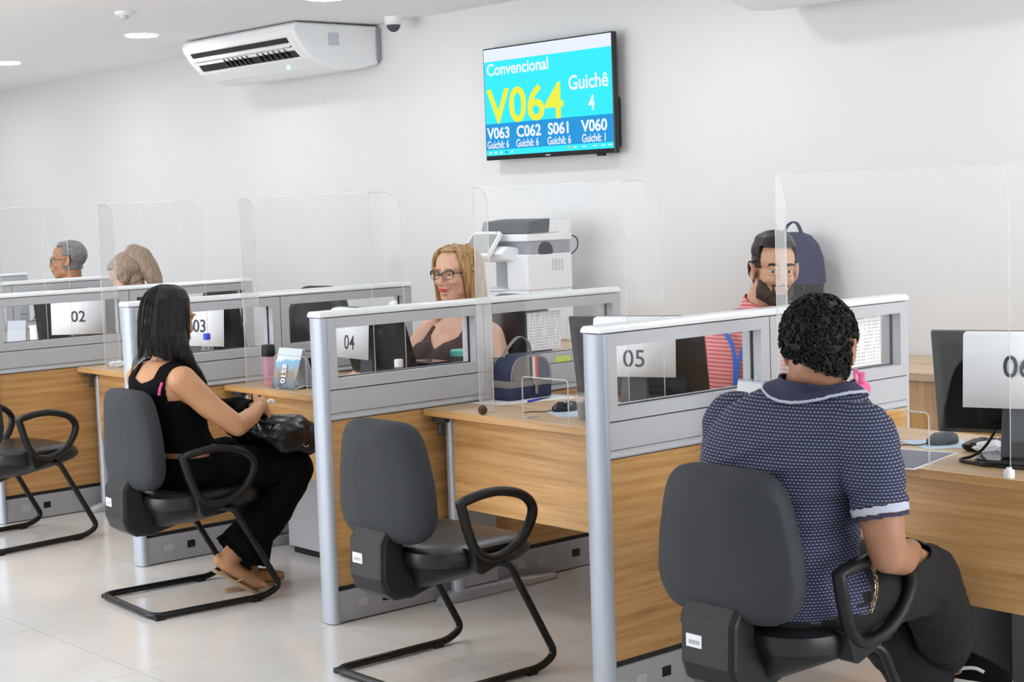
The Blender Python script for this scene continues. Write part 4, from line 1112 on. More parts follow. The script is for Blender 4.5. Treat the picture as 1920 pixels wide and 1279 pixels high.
# ---- bearded clerk in the coral shirt
def clerk_man():
    t = thing('person', 'bearded man clerk in a coral striped shirt with blue lanyard, looking right', 'person', (.78, 1.40, 0))
    B = Body(); R, Fw = V((-.98, -.2, 0)).normalized(), V((.2, -.98, 0)).normalized()
    X, Y = .765, 1.40
    B.torso([((X-.02, Y, .45), .18, .15, R, Fw), ((X-.02, Y, .53), .20, .165, R, Fw), ((X-.02, Y-.005, .63), .195, .16, R, Fw), ((X-.01, Y-.01, .74), .20, .152, R, Fw), ((X, Y-.012, .84), .212, .146, R, Fw),
             ((X, Y-.005, .92), .215, .128, R, Fw), ((X+.01, Y, .98), .195, .10, R, Fw), ((X+.02, Y, 1.025), .13, .075, R, Fw), ((X+.035, Y, 1.06), .075, .06, R, Fw)])
    H = basis((.885, 1.40, 1.212), (.83, -.56, -.03), (.08, 0.0, 1))
    B.limb('neck', [(X+.02, Y+.005, 1.0), (X+.06, Y, 1.09), tuple(H @ V((0, -.025, -.03)))], [.072, .064, .064])
    head_prims(B.mb, H, True, 1.0); B.b.append(('head', 0, H @ V((0, 0, -.05)), H @ V((0, 0, .06)), .08, .085))
    B.limb('arm_r', [(X-.20, Y-.03, .935), (X-.255, Y-.13, .83), (X-.27, Y-.28, .765), (.545, .98, .775), (.552, .865, .795)], [.076, .066, .052, .040, .029])
    B.limb('arm_l', [(X+.20, Y+.05, .935), (X+.30, Y-.02, .82), (X+.30, Y-.16, .76), (1.02, 1.10, .775), (.98, 1.0, .778)], [.076, .066, .052, .040, .029])
    hand(B.mb, (.552, .855, .795), (-.36, -.92, -.10), (0, -.1, -1), -1, (.40, .36, .40, .45), .35)
    hand(B.mb, (.98, 1.0, .778), (-.5, -.85, 0), (0, 0, -1), 1, (.4, .4, .4, .4), .3)
    for s in (-1, 1):
        x = X-.02+s*.1
        B.limb('leg', [(x, Y-.05, .50), (x, Y-.26, .53), (x, Y-.44, .50), (x, Y-.40, .28), (x, Y-.36, .10), (x, Y-.48, .05)], [.115, .10, .075, .06, .046, .036])
    B.build(t, 'skin_m2', .0045, 5)
    iH = local(H)
    def shirt(c, b, k):
        if b == 'arm_r': return k < 1.55
        if b == 'arm_l': return k < 1.55
        if b == 'torso': return c.z > .50
        return b == 'neck' and c.z < 1.055
    B.garment('striped_shirt', shirt, .010, 'coral', t, folds(.005, 13, 7))
    B.garment('collar', lambda c, b, k: b in ('neck', 'torso') and 1.04 < c.z+.15*(c-V((X+.04, Y, 0))).dot(Fw) < 1.078 and (c.xy-V((X+.045, Y))).length < .10, .010, 'navy', t)
    B.garment('trousers', lambda c, b, k: (b == 'torso' and c.z < .53) or (b == 'leg' and k < 3.9), .012, 'black_cloth', t)
    B.garment('hair', lambda c, b, k: b == 'head' and (lambda l: l.z > (.082 if l.y > .035 else (.030 if l.y > -.02 else -.045)))(iH @ c), lambda c, b, k: (lambda l: .004+.026*max(0, min(1, (l.z-.05)/.06)))(iH @ c), 'hair_dark', t, lambda c, n: .003*noise.noise(V((c.x*30, c.y*30, c.z*90))), .010)
    B.garment('hair_fade', lambda c, b, k: b == 'head' and (lambda l: -.05 < l.z < .08 and ((l.y < -.02) or (abs(l.x) > .055 and l.y < .040 and l.z > .01)) and not (abs(l.x) > .079))(iH @ c), .0022, 'hair_fade', t, None, .002)
    B.garment('beard', lambda c, b, k: b in ('head', 'neck') and (lambda l: -.150 < l.z < -.005 and l.y > .002 and (l.z < -.078+1.25*max(0, abs(l.x)-.020) or (l.z < -.042 and l.y > .078 and abs(l.x) < .034)) and abs(l.x) < .074 and not (abs(l.x) < .024 and -.074 < l.z < -.0535 and l.y > .085) and not (l.y < .03 and l.z < -.105))(iH @ c),
              lambda c, b, k: .004+.009*max(0, min(1, (-.055-(iH @ c).z)/.05)), 'beard', t, lambda c, n: .0025*noise.noise(c*130), .006)
    eyes(H, t, (.0, 1, -.06), 1.0, 'hair_dark', 'lip', .0046)
    # lanyard round the neck and down the chest
    ln = []
    for s in (-1, 1):
        p = [V((X+.045, Y+.075, 1.060)), V((X+.045, Y, 1.07))+R*(-s*.085), V((X+.02, Y-.02, 1.02))+R*(-s*.075)+Fw*.085, V((X+.035, Y, .95))+R*(-s*.030)+Fw*.145, V((X+.035, Y, .88))+R*(-s*.006)+Fw*.166, V((X+.035, Y, .77))+R*(-s*.004)+Fw*.176]
        ln.append(catmull(p, 6))
    lm = MB()
    for l in ln: lm.tube(l, .0085, 8, flat=(1, .16), up=tuple(R))
    la = put('lanyard', lm, 'lanyard_blue', t, True)
    put('badge_clip', MB().box(X-.02, X+.03, Y-.19, Y-.185, .70, .765), 'white_plastic', la)
    return t
clerk_man()

# ---- two clerks at the far desks
def far_clerk(label, o, fwd, skin_, hair_, shirt_, style):
    x, y, z = o
    t = thing('person', label, 'person', (x, y, 0))
    B = Body(); f = V((0, -1, 0)); R = V((-1, 0, 0)); lean = V((0, -.06, 0))
    zz = z-.19
    B.torso([((x, y+.05, .45), .17, .14, R, f), ((x, y+.05, .55), .19, .15, R, f), ((x, y+.03, zz-.24), .18, .14, R, f), ((x, y+.02, zz-.14), .20, .135, R, f), ((x, y+.02, zz-.06), .20, .115, R, f), ((x, y+.02, zz), .12, .075, R, f), ((x, y+.02, zz+.03), .07, .06, R, f)])
    H = basis(o, fwd)
    B.limb('neck', [(x, y+.02, zz-.02), tuple(H @ V((0, -.02, -.03)))], [.064, .06])
    head_prims(B.mb, H); B.b.append(('head', 0, H @ V((0, 0, -.05)), H @ V((0, 0, .06)), .08, .085))
    for s in (-1, 1):
        pts = [(x+s*.19, y+.02, zz-.06), (x+s*.25, y-.05, zz-.2), (x+s*.23, y-.20, .77), (x+s*.16, y-.34, .775)]
        B.limb('arm', pts, [.07, .06, .045, .03])
        hand(B.mb, pts[-1], (-s*.4, -.9, 0), (0, 0, -1), s, (.4, .4, .4, .4), .3)
        B.limb('leg', [(x+s*.1, y, .50), (x+s*.1, y-.36, .50), (x+s*.1, y-.33, .10), (x+s*.1, y-.45, .05)], [.11, .075, .045, .035])
    B.build(t, skin_, .006, 5); iH = local(H)
    B.garment('shirt', lambda c, b, k: (b == 'torso' and c.z > .5) or (b == 'neck' and c.z < zz+.03) or (b == 'arm' and k < 1.4), .010, shirt_, t)
    B.garment('trousers', lambda c, b, k: (b == 'torso' and c.z < .55) or (b == 'leg' and k < 1.9), .010, 'black_cloth', t)
    eyes(H, t, brow=hair_)
    if style == 'short':
        B.garment('hair', lambda c, b, k: b == 'head' and (lambda l: (l.z > .085 if l.y > .02 else l.z > -.055) and l.y < .055 and (abs(l.x) < .066 or l.z > .03 or l.y < -.03))(iH @ c), .012, hair_, t, lambda c, n: .003*noise.noise(c*60), .008)
        glasses(H, t, 'black_gloss', False, True)
    else:
        B.garment('hair', lambda c, b, k: b == 'head' and (lambda l: l.z > (.07 if l.y > .03 else -.06) and l.y < .07)(iH @ c), .015, hair_, t, lambda c, n: .0022*noise.noise(V(((iH @ c).x*110, (iH @ c).y*18, (iH @ c).z*18))), .012)
        hb = MB(); c_ = [H @ V(p) for p in ((0, -.060, .085), (0, -.100, .090), (0, -.125, .05), (0, -.130, -.02), (0, -.125, -.09), (0, -.12, -.15))]
        hb.limb(c_, [.040, .056, .060, .056, .048, .030], 14)
        me = remesh(hb, .006, 4)
        for v in me.vertices: v.co += v.normal*.0030*noise.noise(V(((iH @ v.co).x*120, (iH @ v.co).y*14, (iH @ v.co).z*14)))
        put_mesh('ponytail', me, hair_, t)
    return t
far_clerk('grey haired man with round glasses at the far left, facing left', (-4.99, 1.44, 1.215), (-.62, -.78, 0), 'skin_m3', 'hair_grey', 'navy', 'short')
far_clerk('person with brown hair tied up, head bent down behind the far shield', (-3.60, 1.13, 1.150), (-.75, -.62, -.55), 'skin_f2', 'hair_brown', 'brown_top', 'bun')
# ------------------------------------------------------------------ monitors and the paper desk numbers
ZD = .7402
def monitor(c, th, label, w=.485, h=.30, zt=1.088, tilt=14):
    """c: centre of the stand on the desk; th: heading of the screen's width; the back faces the visitor"""
    t = thing('computer_monitor', label, 'monitor', (c[0], c[1], ZD))
    a = math.radians(th); wx = V((math.cos(a), math.sin(a), 0)); dn = V((math.sin(a), -math.cos(a), 0))   # dn: towards the visitor
    tl = math.radians(tilt); up = (V((0, 0, 1))*math.cos(tl)+dn*math.sin(tl)); bk = wx.cross(up)*1.0
    if bk.dot(dn) < 0: bk = -bk
    top = V((c[0], c[1], zt))+dn*.045
    def P(u, v, d): return top+wx*u-up*v+bk*d
    def slab(u0, u1, v0, v1, d0, d1, i=0, j=0):
        return MB().loft([[P(u0, v0, d0), P(u1, v0, d0), P(u1, v1, d0), P(u0, v1, d0)], [P(u0+i, v0+j, d1), P(u1-i, v0+j, d1), P(u1-i, v1-j, d1), P(u0+i, v1-j, d1)]])
    put('front_frame', slab(-w/2, w/2, 0, h, -.030, -.012), 'black_gloss', t, False, .003)
    put('screen', slab(-w/2+.012, w/2-.012, .012, h-.018, -.0312, -.0300), 'screen_dark', t)
    put('rear_shell', slab(-w/2+.001, w/2-.001, .001, h-.001, -.012, .012, .028, .022), 'black_plastic', t, False, .004)
    put('rear_hump', slab(-.13, .13, .07, h-.035, .010, .030, .02, .02), 'black_plastic', t, False, .004)
    neck = V((c[0], c[1], ZD)); q = P(0, h*.62, .028)
    b = V((q.x, q.y, ZD+.02))+dn*.0
    nk = MB().loft([[q+wx*s*.045+dn*e+V((0, 0, k)) for s, e in ((-1, 0), (1, 0), (1, .022), (-1, .022))] for k in (0.04, -.02)]+[[b+wx*s*.05+dn*e for s, e in ((-1, -.004), (1, -.004), (1, .03), (-1, .03))]])
    put('stand_neck', nk, 'dark_grey_plastic', t, False, .004)
    bs = [(x, y) for x, y in rrect(.235, .17, .045, 6)]
    put('stand_base', MB().loft([[V((b.x, b.y, ZD+z))+wx*x*s+dn*(y*s-.01) for x, y in bs] for z, s in ((0.0, .97), (.004, 1), (.014, 1), (.019, .93))]), 'black_gloss', t, False, .002)
    put('vent', slab(-.05, .05, .06, .064, .024, .0312), 'dark_grey_plastic', t)
    return dict(t=t, P=P, wx=wx, dn=dn, up=up, bk=bk, w=w, h=h, top=top, b=b)
def desk_sign(mo, num, label, u=0.0, drop=.20, w=.297, swing=.012, dz=0.0):
    wx, dn = mo['wx'], mo['dn']; t0 = mo['P'](0, 0, -.024)
    t = thing('paper_sign', label, 'paper sign', tuple(mo['top']+V((0, 0, -.1))), 'paper desk numbers on the monitors')
    prof = [(-.034, -.040), (-.034, -.002), (-.031, .0035), (-.02, .0045), (.006, .003), (.020, -.001), (.0225, -.008), (.0225+swing*.4, -.08), (.0225+swing, -drop)]
    base = V((mo['top'].x, mo['top'].y, mo['top'].z))
    rg = []
    for side in (0, .0006):
        rg.append([(d-side, z) for d, z in prof])
    mb = MB(); n = len(prof)
    vs = []
    for s in (-1, 1):
        for d, z in prof: vs.append(base+wx*(u+s*w/2)+dn*(d+.002)+V((0, 0, z+(.0025*s*0))))
    mb.add(vs, [(i, i+1, n+i+1, n+i) for i in range(n-1)])
    o = put('sheet', mb, 'paper', t, True, fixn=False)
    sd = o.modifiers.new('thickness', 'SOLIDIFY'); sd.thickness = .0006
    tx = text_mb(num, .084, .0003, .0006, 'CENTER')
    mid = base+wx*u+dn*(.0225+swing*.62+.0045)+V((0, 0, -.133+dz))
    up = (V((0, 0, 1))-dn*(swing/drop)).normalized()
    tx.xf(frame_mtx(mid, wx, up))
    put('printed_number', tx, 'ink', t)
    return t
m6 = monitor((2.365, .665), 20, 'black monitor with sign 06 at the right edge of the photo', zt=1.10)
desk_sign(m6, '06', 'white paper sign 06 hung over the monitor at the right edge', .005, dz=.018)
m5 = monitor((.826, .733), 26, 'black monitor with sign 05 rising behind the nearest partition', zt=1.088)
desk_sign(m5, '05', 'white paper sign 05 seen through the nearest partition', .012, dz=-.032)
m4 = monitor((-.625, .66), -4, 'black monitor with sign 04 beside the blond clerk', zt=1.080, tilt=17)
desk_sign(m4, '04', 'white paper sign 04 seen through glass beside the blond clerk', -.065, dz=-.030)
m3 = monitor((-2.03, .68), 18, 'black monitor with sign 03 behind the long haired woman', zt=1.07)
desk_sign(m3, '03', 'white paper sign 03 behind the head of the long haired woman', .05)
m2 = monitor((-3.36, .70), 45, 'black monitor with sign 02 at the far left', zt=1.07)
desk_sign(m2, '02', 'white paper sign 02 behind the far left partition', .02)

# ------------------------------------------------------------------ desk six
def mouse(c, th, label, m='dark_grey_plastic'):
    t = thing('computer_mouse', label, 'mouse', (c[0], c[1], ZD))
    mt_ = basis((c[0], c[1], ZD+.0015), (math.cos(th), math.sin(th), 0))
    rg = []
    for z, s in ((0, .92), (.006, 1), (.016, .97), (.026, .82), (.033, .55), (.0355, .2)):
        rg.append([mt_ @ V((.031*s*math.cos(a)*(1+.08*math.sin(a)), .055*s*math.sin(a)-.004*(z > .02), z)) for a in [2*PI*k/24 for k in range(24)]])
    put('shell', MB().loft(rg), m, t, True)
    put('scroll_wheel', MB().sph(mt_ @ V((0, .028, .029)), (.004, .008, .006), 10), 'black_gloss', t, True)
    put('cord', MB().tube(catmull([mt_ @ V(p) for p in ((0, .054, .006), (.004, .085, .003), (.03, .12, .003), (.02, .16, .003))], 5), .0018, 6), 'black_plastic', t, True)
    return t
mouse((2.005, .815), -1.9, 'grey computer mouse left of the keyboard on the nearest desk')
t = thing('keyboard', 'black keyboard beneath the monitor with sign 06', 'keyboard', (2.31, .845, ZD))
km = basis((2.315, .855, ZD), (-.30, .95, 0))
put('case', MB().loft([[km @ V((x*s, y*s2, z)) for x, y in rrect(.44, .14, .015, 4)] for z, s, s2 in ((.002, .95, .86), (.008, .98, .95), (.018, 1, 1), (.022, .985, .96))]), 'black_plastic', t, False, .002)
rows = [(.052, 15), (.030, 14), (.010, 14), (-.010, 13), (-.030, 12), (-.050, 8)]
for r_, (yy, n_) in enumerate(rows):
    kb = MB(); ww = .40/n_
    for k in range(n_):
        x = -.2+ww*(k+.5)
        kb.loft([[km @ V((x+sx_*ww*.42*s, yy+sy_*.0085*s, z)) for sx_, sy_ in ((-1, -1), (1, -1), (1, 1), (-1, 1))] for z, s in ((.021, 1), (.027, .85))])
    put('key_row', kb, 'keys', t)
def sheet(name, label, cat, pts, m='paper', th=.0012, z=ZD, border=None, group=None):
    c = sum((V((*p, 0)) for p in pts), V((0, 0, 0)))/len(pts)
    t = thing(name, label, cat, (c.x, c.y, z), group)
    put('sheet', MB().prism(pts, 'z', z, z+th), 'paper' if border else m, t)
    if border:
        inn = [tuple((V((*p, 0))*.93+c*.07).xy) for p in pts]
        put('print_area', MB().prism(inn, 'z', z+th, z+th+.0004), m, t)
    return t
sheet('mouse_pad', 'pale blue sheet under the mouse on the nearest desk', 'mouse pad', [(1.86, .80), (2.03, .70), (2.10, .80), (2.00, .93)], 'pale_blue_pad')
sheet('printed_form', 'grey printed form jutting over the front edge of the nearest desk', 'paper', [(2.136, .702), (2.202, .392), (1.965, .342), (1.90, .652)], 'grey_pad', border=True)
def crumple(name, label, cat, c, r, seed, m='paper', parent=None):
    t = thing(name, label, cat, c)
    bm = bmesh.new(); bmesh.ops.create_icosphere(bm, subdivisions=3, radius=1)
    mb = MB(); rr = V(r) if not isinstance(r, float) else V((r, r, r))
    for v in bm.verts:
        k = 1+.55*noise.noise(v.co*2.3+V((seed, 0, 0)))+.25*noise.noise(v.co*6+V((0, seed, 0)))
        p = V((v.co.x*rr.x, v.co.y*rr.y, v.co.z*rr.z))*k; mb.v.append(V(c)+V((p.x, p.y, max(p.z, -rr.z*.9)+rr.z*.9)))
    bm.verts.index_update(); mb.f = [tuple(v.index for v in f.verts) for f in bm.faces]; bm.free()
    put('crumpled_sheet', mb, m, t)
    return t
crumple('crumpled_tissue', 'crumpled white tissue behind the monitor stand at the right edge', 'tissue', (2.235, .735, ZD+.001), (.062, .042, .020), 3)
t = thing('monitor_cable', 'black cable curling onto the nearest desk from the monitor', 'cable', (2.24, .62, ZD))
put('cord', MB().tube(catmull([(2.30, .665, .87), (2.285, .650, .82), (2.258, .640, .775), (2.228, .628, .750), (2.212, .600, .7445), (2.235, .570, .7445), (2.30, .555, .7445), (2.40, .558, .7445), (2.55, .60, .7445)], 8), .0042, 8), 'black_plastic', t, True)
t = thing('cap', 'small white round cap on the desk edge at the right', 'cap', (2.462, .436, ZD))
put('rim', MB().lathe([(.014, ZD), (.0145, ZD+.018), (.012, ZD+.022)], (2.462, .440, 0)), 'white_plastic', t, True)
put('knob', MB().lathe([(.008, ZD+.022), (.007, ZD+.027)], (2.462, .440, 0)), 'white_plastic', t, True)
# flip calendar and pink bottle beside the nearest partition
def tent(name, label, c, w, d, h, th, front, back='paper', spiral=False):
    t = thing(name, label, 'calendar', (c[0], c[1], ZD))
    mt_ = basis((c[0], c[1], ZD), (math.cos(th+PI/2), math.sin(th+PI/2), 0))      # local x = width, -y = front
    f = [(-w/2, -d/2, .001), (w/2, -d/2, .001), (w/2, -.004, h), (-w/2, -.004, h)]
    def leaf(q, k): 
        n_ = (V(q[1])-V(q[0])).cross(V(q[3])-V(q[0])).normalized()*k
        return MB().loft([[mt_ @ V(p) for p in q], [mt_ @ (V(p)+n_) for p in q]])
    fo = put('front_leaf', leaf(f, .002), front, t)
    b = [(w/2, d/2, .001), (-w/2, d/2, .001), (-w/2, .004, h), (w/2, .004, h)]
    put('back_leaf', leaf(b, .002), back, t)
    put('base_leaf', MB().loft([[mt_ @ V(p) for p in ((-w/2, -d/2, .001), (w/2, -d/2, .001), (w/2, 0, .010), (-w/2, 0, .010))], [mt_ @ V(p) for p in ((-w/2, -d/2, .003), (w/2, -d/2, .003), (w/2, 0, .012), (-w/2, 0, .012))]]).loft([[mt_ @ V(p) for p in ((-w/2, d/2, .001), (w/2, d/2, .001), (w/2, 0, .010), (-w/2, 0, .010))], [mt_ @ V(p) for p in ((-w/2, d/2, .003), (w/2, d/2, .003), (w/2, 0, .012), (-w/2, 0, .012))]]), back, t)
    if spiral:
        sp = MB(); n_ = int(w/.0085)
        for k in range(n_):
            x = -w/2+.006+k*(w-.012)/(n_-1)
            sp.tube([mt_ @ V((x, .008*math.cos(a), h+.006*math.sin(a))) for a in [2*PI*q/10 for q in range(10)]], .0009, 5, closed=True)
        put('wire_binding', sp, 'chrome', t, True, kind='stuff')
    return t, mt_, fo
tent('desk_calendar', 'white spiral desk calendar behind the shoulder of the man in navy', (1.575, .50), .17, .085, .190, .0, 'paper', 'lanyard_blue', True)
def bottle(name, label, cat, c, prof, body, cap_prof, cap_m, n=22, cat_group=None):
    t = thing(name, label, cat, (c[0], c[1], ZD))
    put('bottle_body', MB().lathe(prof, (c[0], c[1], ZD), n), body, t, True)
    put('bottle_cap', MB().lathe(cap_prof, (c[0], c[1], ZD), n), cap_m, t, True)
    return t
t = bottle('water_bottle', 'bright pink bottle with a spout lid against the nearest partition', 'bottle', (1.56, 1.0), [(.03, 0), (.034, .01), (.034, .085), (.030, .098)], 'pink_clear',
       [(.038, .098), (.040, .108), (.040, .128), (.030, .140), (.012, .146)], 'pink')
put('spout', MB().lathe([(.012, .145), (.010, .165), (.013, .172), (.010, .176)], (1.585, .985, ZD), 14), 'pink', t, True)
put('carry_loop', MB().tube(catmull([(1.535, 1.02, ZD+.135), (1.525, 1.03, ZD+.168), (1.55, 1.008, ZD+.176), (1.57, .997, ZD+.160)], 5), .006, 8), 'pink', t, True)

# ------------------------------------------------------------------ desk five
mouse((.500, .685), -1.85, 'black computer mouse under the hand of the bearded clerk', 'black_gloss')
sheet('mouse_pad', 'pale sheet under the black mouse on desk five', 'mouse pad', [(.43, .64), (.60, .555), (.70, .65), (.53, .77)], 'pale_blue_pad')
t = thing('drink_cup', 'clear plastic cup half full of black coffee', 'cup', (.722, .575, ZD))
put('cup_wall', MB().lathe([(.026, .001), (.028, .003), (.036, .088), (.037, .092), (.0345, .090), (.027, .004)], (.722, .575, ZD), 24), 'clear_plastic', t, True)
put('coffee', MB().lathe([(.0265, .005), (.0315, .056)], (.722, .575, ZD), 24), 'coffee', t, True)
t = thing('ball', 'small brown woody ball by the fold of the acrylic shield', 'ball', (.322, .442, ZD))
put('ball', MB().sph((.322, .442, ZD+.0175), .0175, 20), 'coconut', t, True)
sheet('paper_stack', 'white papers lying under the lunch bag', 'paper', [(.02, .62), (.17, .66), (.255, .98), (.06, 1.01)], 'paper')
t = thing('ballpoint_pen', 'blue ballpoint pen beside the lunch bag', 'pen', (.19, .80, ZD))
pa, pb = V((.205, .765, ZD+.0055)), V((.175, .905, ZD+.0055))
put('barrel', MB().tube([pa, pa.lerp(pb, .45)], .0042, 10), 'blue_cap', t, True); put('grip', MB().tube([pa.lerp(pb, .45), pb], [.0035, .0012], 10), 'black_plastic', t, True)
# lunch bag: dome profile along y, its striped side faces +x
t = thing('lunch_bag', 'navy and grey lunch bag with red and white stripe', 'bag', (.065, .855, ZD))
Y0, Y1, X0, X1 = .742, .972, .004, .124
put('base_compartment', MB().loft([[V(((X0+X1)/2+x*s, (Y0+Y1)/2+y*s, ZD+z)) for x, y in rrect(X1-X0, Y1-Y0, .022, 5)] for z, s in ((.0015, .93), (.006, .99), (.048, 1.0), (.050, .99))]), 'bag_navy', t, True)
put('zip_band', MB().loft([[V(((X0+X1)/2+x*s, (Y0+Y1)/2+y*s, ZD+z)) for x, y in rrect(X1-X0, Y1-Y0, .022, 5)] for z, s in ((.050, 1.01), (.053, 1.03), (.072, 1.03), (.076, 1.0))]), 'bag_grey', t, True)
def dome(x, s, y0=Y0+.006, y1=Y1-.006, z0=.076, hh=.098):
    yc = (y0+y1)/2; hw = (y1-y0)/2
    return [(yc+hw*s*math.copysign(abs(math.cos(a))**.62, math.cos(a)), ZD+z0+hh*s*math.sin(a)**.80) for a in [PI*k/30 for k in range(31)]]
dm = MB().loft([[V((x, y, z)) for y, z in dome(x, s)] for x, s in ((X0+.006, .90), (X0+.014, .97), (X0+.03, 1), (X1-.022, 1), (X1-.010, .975), (X1-.003, .93), (X1, .86))])
do = put('dome', dm, 'bag_navy', t, True)
def patch(ya, yb, m, name, off=.0016):
    full = dome(0, .885); pts = []
    lo = [p for p in full if ya <= p[0] <= yb]
    def zat(y):
        for (a, za), (b, zb) in zip(full, full[1:]):
            if min(a, b) <= y <= max(a, b) and a != b: return za+(zb-za)*(y-a)/(b-a)
        return ZD+.076
    pts = [(ya, ZD+.077), (yb, ZD+.077), (yb, max(zat(yb), ZD+.08))]+[p for p in lo]+[(ya, max(zat(ya), ZD+.08))]
    put(name, MB().prism(pts, 'x', X1-.0005, X1+off), m, do)
yc = (Y0+Y1)/2
patch(Y0+.022, yc-.008, 'bag_grey', 'grey_panel'); patch(yc-.008, yc+.005, 'fabric_black', 'black_stripe', .0022); patch(yc+.005, yc+.020, 'white_cloth', 'white_stripe', .0022)
patch(yc+.020, yc+.034, 'red', 'red_stripe', .0022); patch(yc+.034, Y1-.018, 'bag_denim', 'denim_panel')
for s, r in ((.93, .0035), (.90, .0022)):
    put('piping', MB().tube([V((X1+.0005, y, z)) for y, z in dome(0, s)], r, 6), 'bag_grey', do, True)
put('carry_handle', MB().tube(catmull([((X0+X1)/2-.012, yc-.080, ZD+.165), ((X0+X1)/2, yc-.058, ZD+.205), ((X0+X1)/2+.004, yc-.01, ZD+.238), ((X0+X1)/2+.006, yc+.035, ZD+.215), ((X0+X1)/2+.004, yc+.05, ZD+.168)], 6), .0105, 8, flat=(1, .28), up=(1, 0, 0)), 'bag_grey', t, True)
zp = put('zip_pull', MB().box(X1+.0045, X1+.0075, yc+.012, yc+.026, ZD+.018, ZD+.058), 'bag_grey', t, False, .002)
put('zip_slider', MB().box(X1+.002, X1+.0085, yc+.008, yc+.030, ZD+.056, ZD+.066), 'chrome', zp, False, .002)

# sheets fixed to the partitions
def wall_sheet(name, label, cat, x, y0, y1, z0, z1, m='doc', th=.0012):
    t = thing(name, label, cat, (x, (y0+y1)/2, z0))
    put('sheet', MB().box(x, x+th, y0, y1, z0, z1), m, t)
    return t
gx = -.0365
wall_sheet('printed_notice', 'printed notice on the partition glass behind the lunch bag', 'notice', gx, .985, 1.165, .905, 1.058)
wall_sheet('printed_notice', 'small printed slip on the partition glass beside the tall monitor', 'notice', gx, 1.20, 1.34, .935, 1.02)
wall_sheet('sticky_note', 'lime yellow sticky strip on the partition frame by the lunch bag', 'note', .0006, 1.097, 1.180, .852, .876, 'lime_note')
wall_sheet('printed_notice', 'printed notice on the partition glass right of the curly haired head', 'notice', PITCH+gx, 1.14, 1.36, .900, 1.066)
wall_sheet('printed_notice', 'printed slip on the far partition glass above sign 03', 'notice', -2*PITCH+gx, 1.16, 1.36, .985, 1.045)

# ------------------------------------------------------------------ desk four
def cal_mat():
    m = mat('calendar_cover_print', (.3, .4, .5), .5)
    tc = nd(m, 'ShaderNodeTexCoord'); sx = nd(m, 'ShaderNodeSeparateXYZ'); lk(m, tc.outputs['Generated'], sx.inputs[0])
    n = tex_noise(m, objcoord(m, (26, 26, 26)), 1.0, 3)
    ad = nd(m, 'ShaderNodeMath', operation='MULTIPLY_ADD'); ad.inputs[1].default_value = .55; lk(m, n, ad.inputs[0]); lk(m, sx.outputs['Z'], ad.inputs[2])
    lk(m, ramp(m, ad.outputs[0], [(.28, (.10, .11, .13)), (.50, (.20, .24, .28)), (.66, (.36, .27, .15)), (.82, (.30, .42, .55)), (1.0, (.72, .78, .82)), (1.2, (.22, .52, .74))]), bsdf(m).inputs['Base Color'])
    return m
M['cal'] = cal_mat()
t, cm, cf = tent('tent_calendar', 'tent calendar with a blue and grey picture beside the pink bottle', (-1.045, .535), .165, .115, .168, 0.06, 'cal')
sl = math.atan2(.168, .1115/2-.002); yv = V((0, math.cos(sl), math.sin(sl)))
tm = text_mb('8510', .042, .0003, .0012).xf(cm @ frame_mtx((-.025, -.0575+.045*math.cos(sl)-.003+.058*math.cos(sl), .0+.103), tuple(-yv+V((.12, 0, 0))), (1, .0, .0)))
tm2 = MB().add(tm.v, tm.f); off = (cm.to_3x3() @ V((0, -.0035, .001)))
tm2.v = [p+off for p in tm2.v]
put('cover_digits', tm2, 'paper', cf)
bottle('water_bottle', 'pink tinted clear bottle with a black lid by the tent calendar', 'bottle', (-1.215, .525), [(.027, 0), (.030, .004), (.030, .045), (.029, .110), (.022, .128)], 'pink_clear',
       [(.029, .128), (.031, .133), (.029, .172), (.024, .178)], 'black_plastic')
bottle('juice_bottle', 'yellow capped juice bottle behind the tent calendar', 'bottle', (-1.315, .855), [(.025, 0), (.028, .01), (.028, .09), (.024, .15), (.012, .185)], 'sand',
       [(.014, .185), (.014, .205), (.011, .208)], 'yellow')
t = thing('pen_holder', 'black mesh pen holder full of pens behind the tent calendar', 'pen holder', (-1.225, .80, ZD))
put('holder', MB().box(-1.275, -1.175, .76, .84, ZD, ZD+.006).box(-1.275, -1.272, .76, .84, ZD, ZD+.095).box(-1.178, -1.175, .76, .84, ZD, ZD+.095).box(-1.275, -1.175, .837, .84, ZD, ZD+.095).box(-1.275, -1.175, .76, .763, ZD, ZD+.06), 'black_plastic', t)
rnd = random.Random(2)
for k, m_ in enumerate(('red', 'white_plastic', 'black_plastic', 'red', 'white_plastic')):
    x = -1.262+.018*k
    a = V((x, .79+.02*rnd.random(), ZD+.010)); b = a+V((.012*(rnd.random()-.5)*2, .01, .125+.03*rnd.random()))
    t_ = thing('pen', ('red pen in the black holder, leftmost', 'white pen in the black holder, beside the leftmost red pen', 'black pen in the middle of the black holder', 'red pen in the black holder, right of the black pen', 'white pen at the right end of the black holder')[k], 'pen', tuple(a), 'pens in the holder')
    put('barrel', MB().tube([a, b], .0042, 8), m_, t_, True); put('cap', MB().tube([b, b+(b-a).normalized()*.012], [.0045, .003], 8), m_, t_, True)
bottle('water_bottle', 'small bottle with a white cap behind the partition glass by sign 04', 'bottle', (-.36, .585), [(.022, 0), (.026, .004), (.026, .09), (.017, .122)], 'clear_plastic', [(.0175, .122), (.0175, .150), (.015, .153)], 'white_plastic')
t = thing('food_jar', 'dark jar with a teal lid in front of the blond clerk', 'jar', (-.40, .935, ZD))
put('jar_body', MB().lathe([(.036, 0), (.040, .004), (.038, .135)], (-.40, .935, ZD)), 'dark_grey_plastic', t, True); put('jar_lid', MB().lathe([(.042, .135), (.043, .139), (.043, .156), (.038, .160)], (-.40, .935, ZD)), 'teal_lid', t, True)
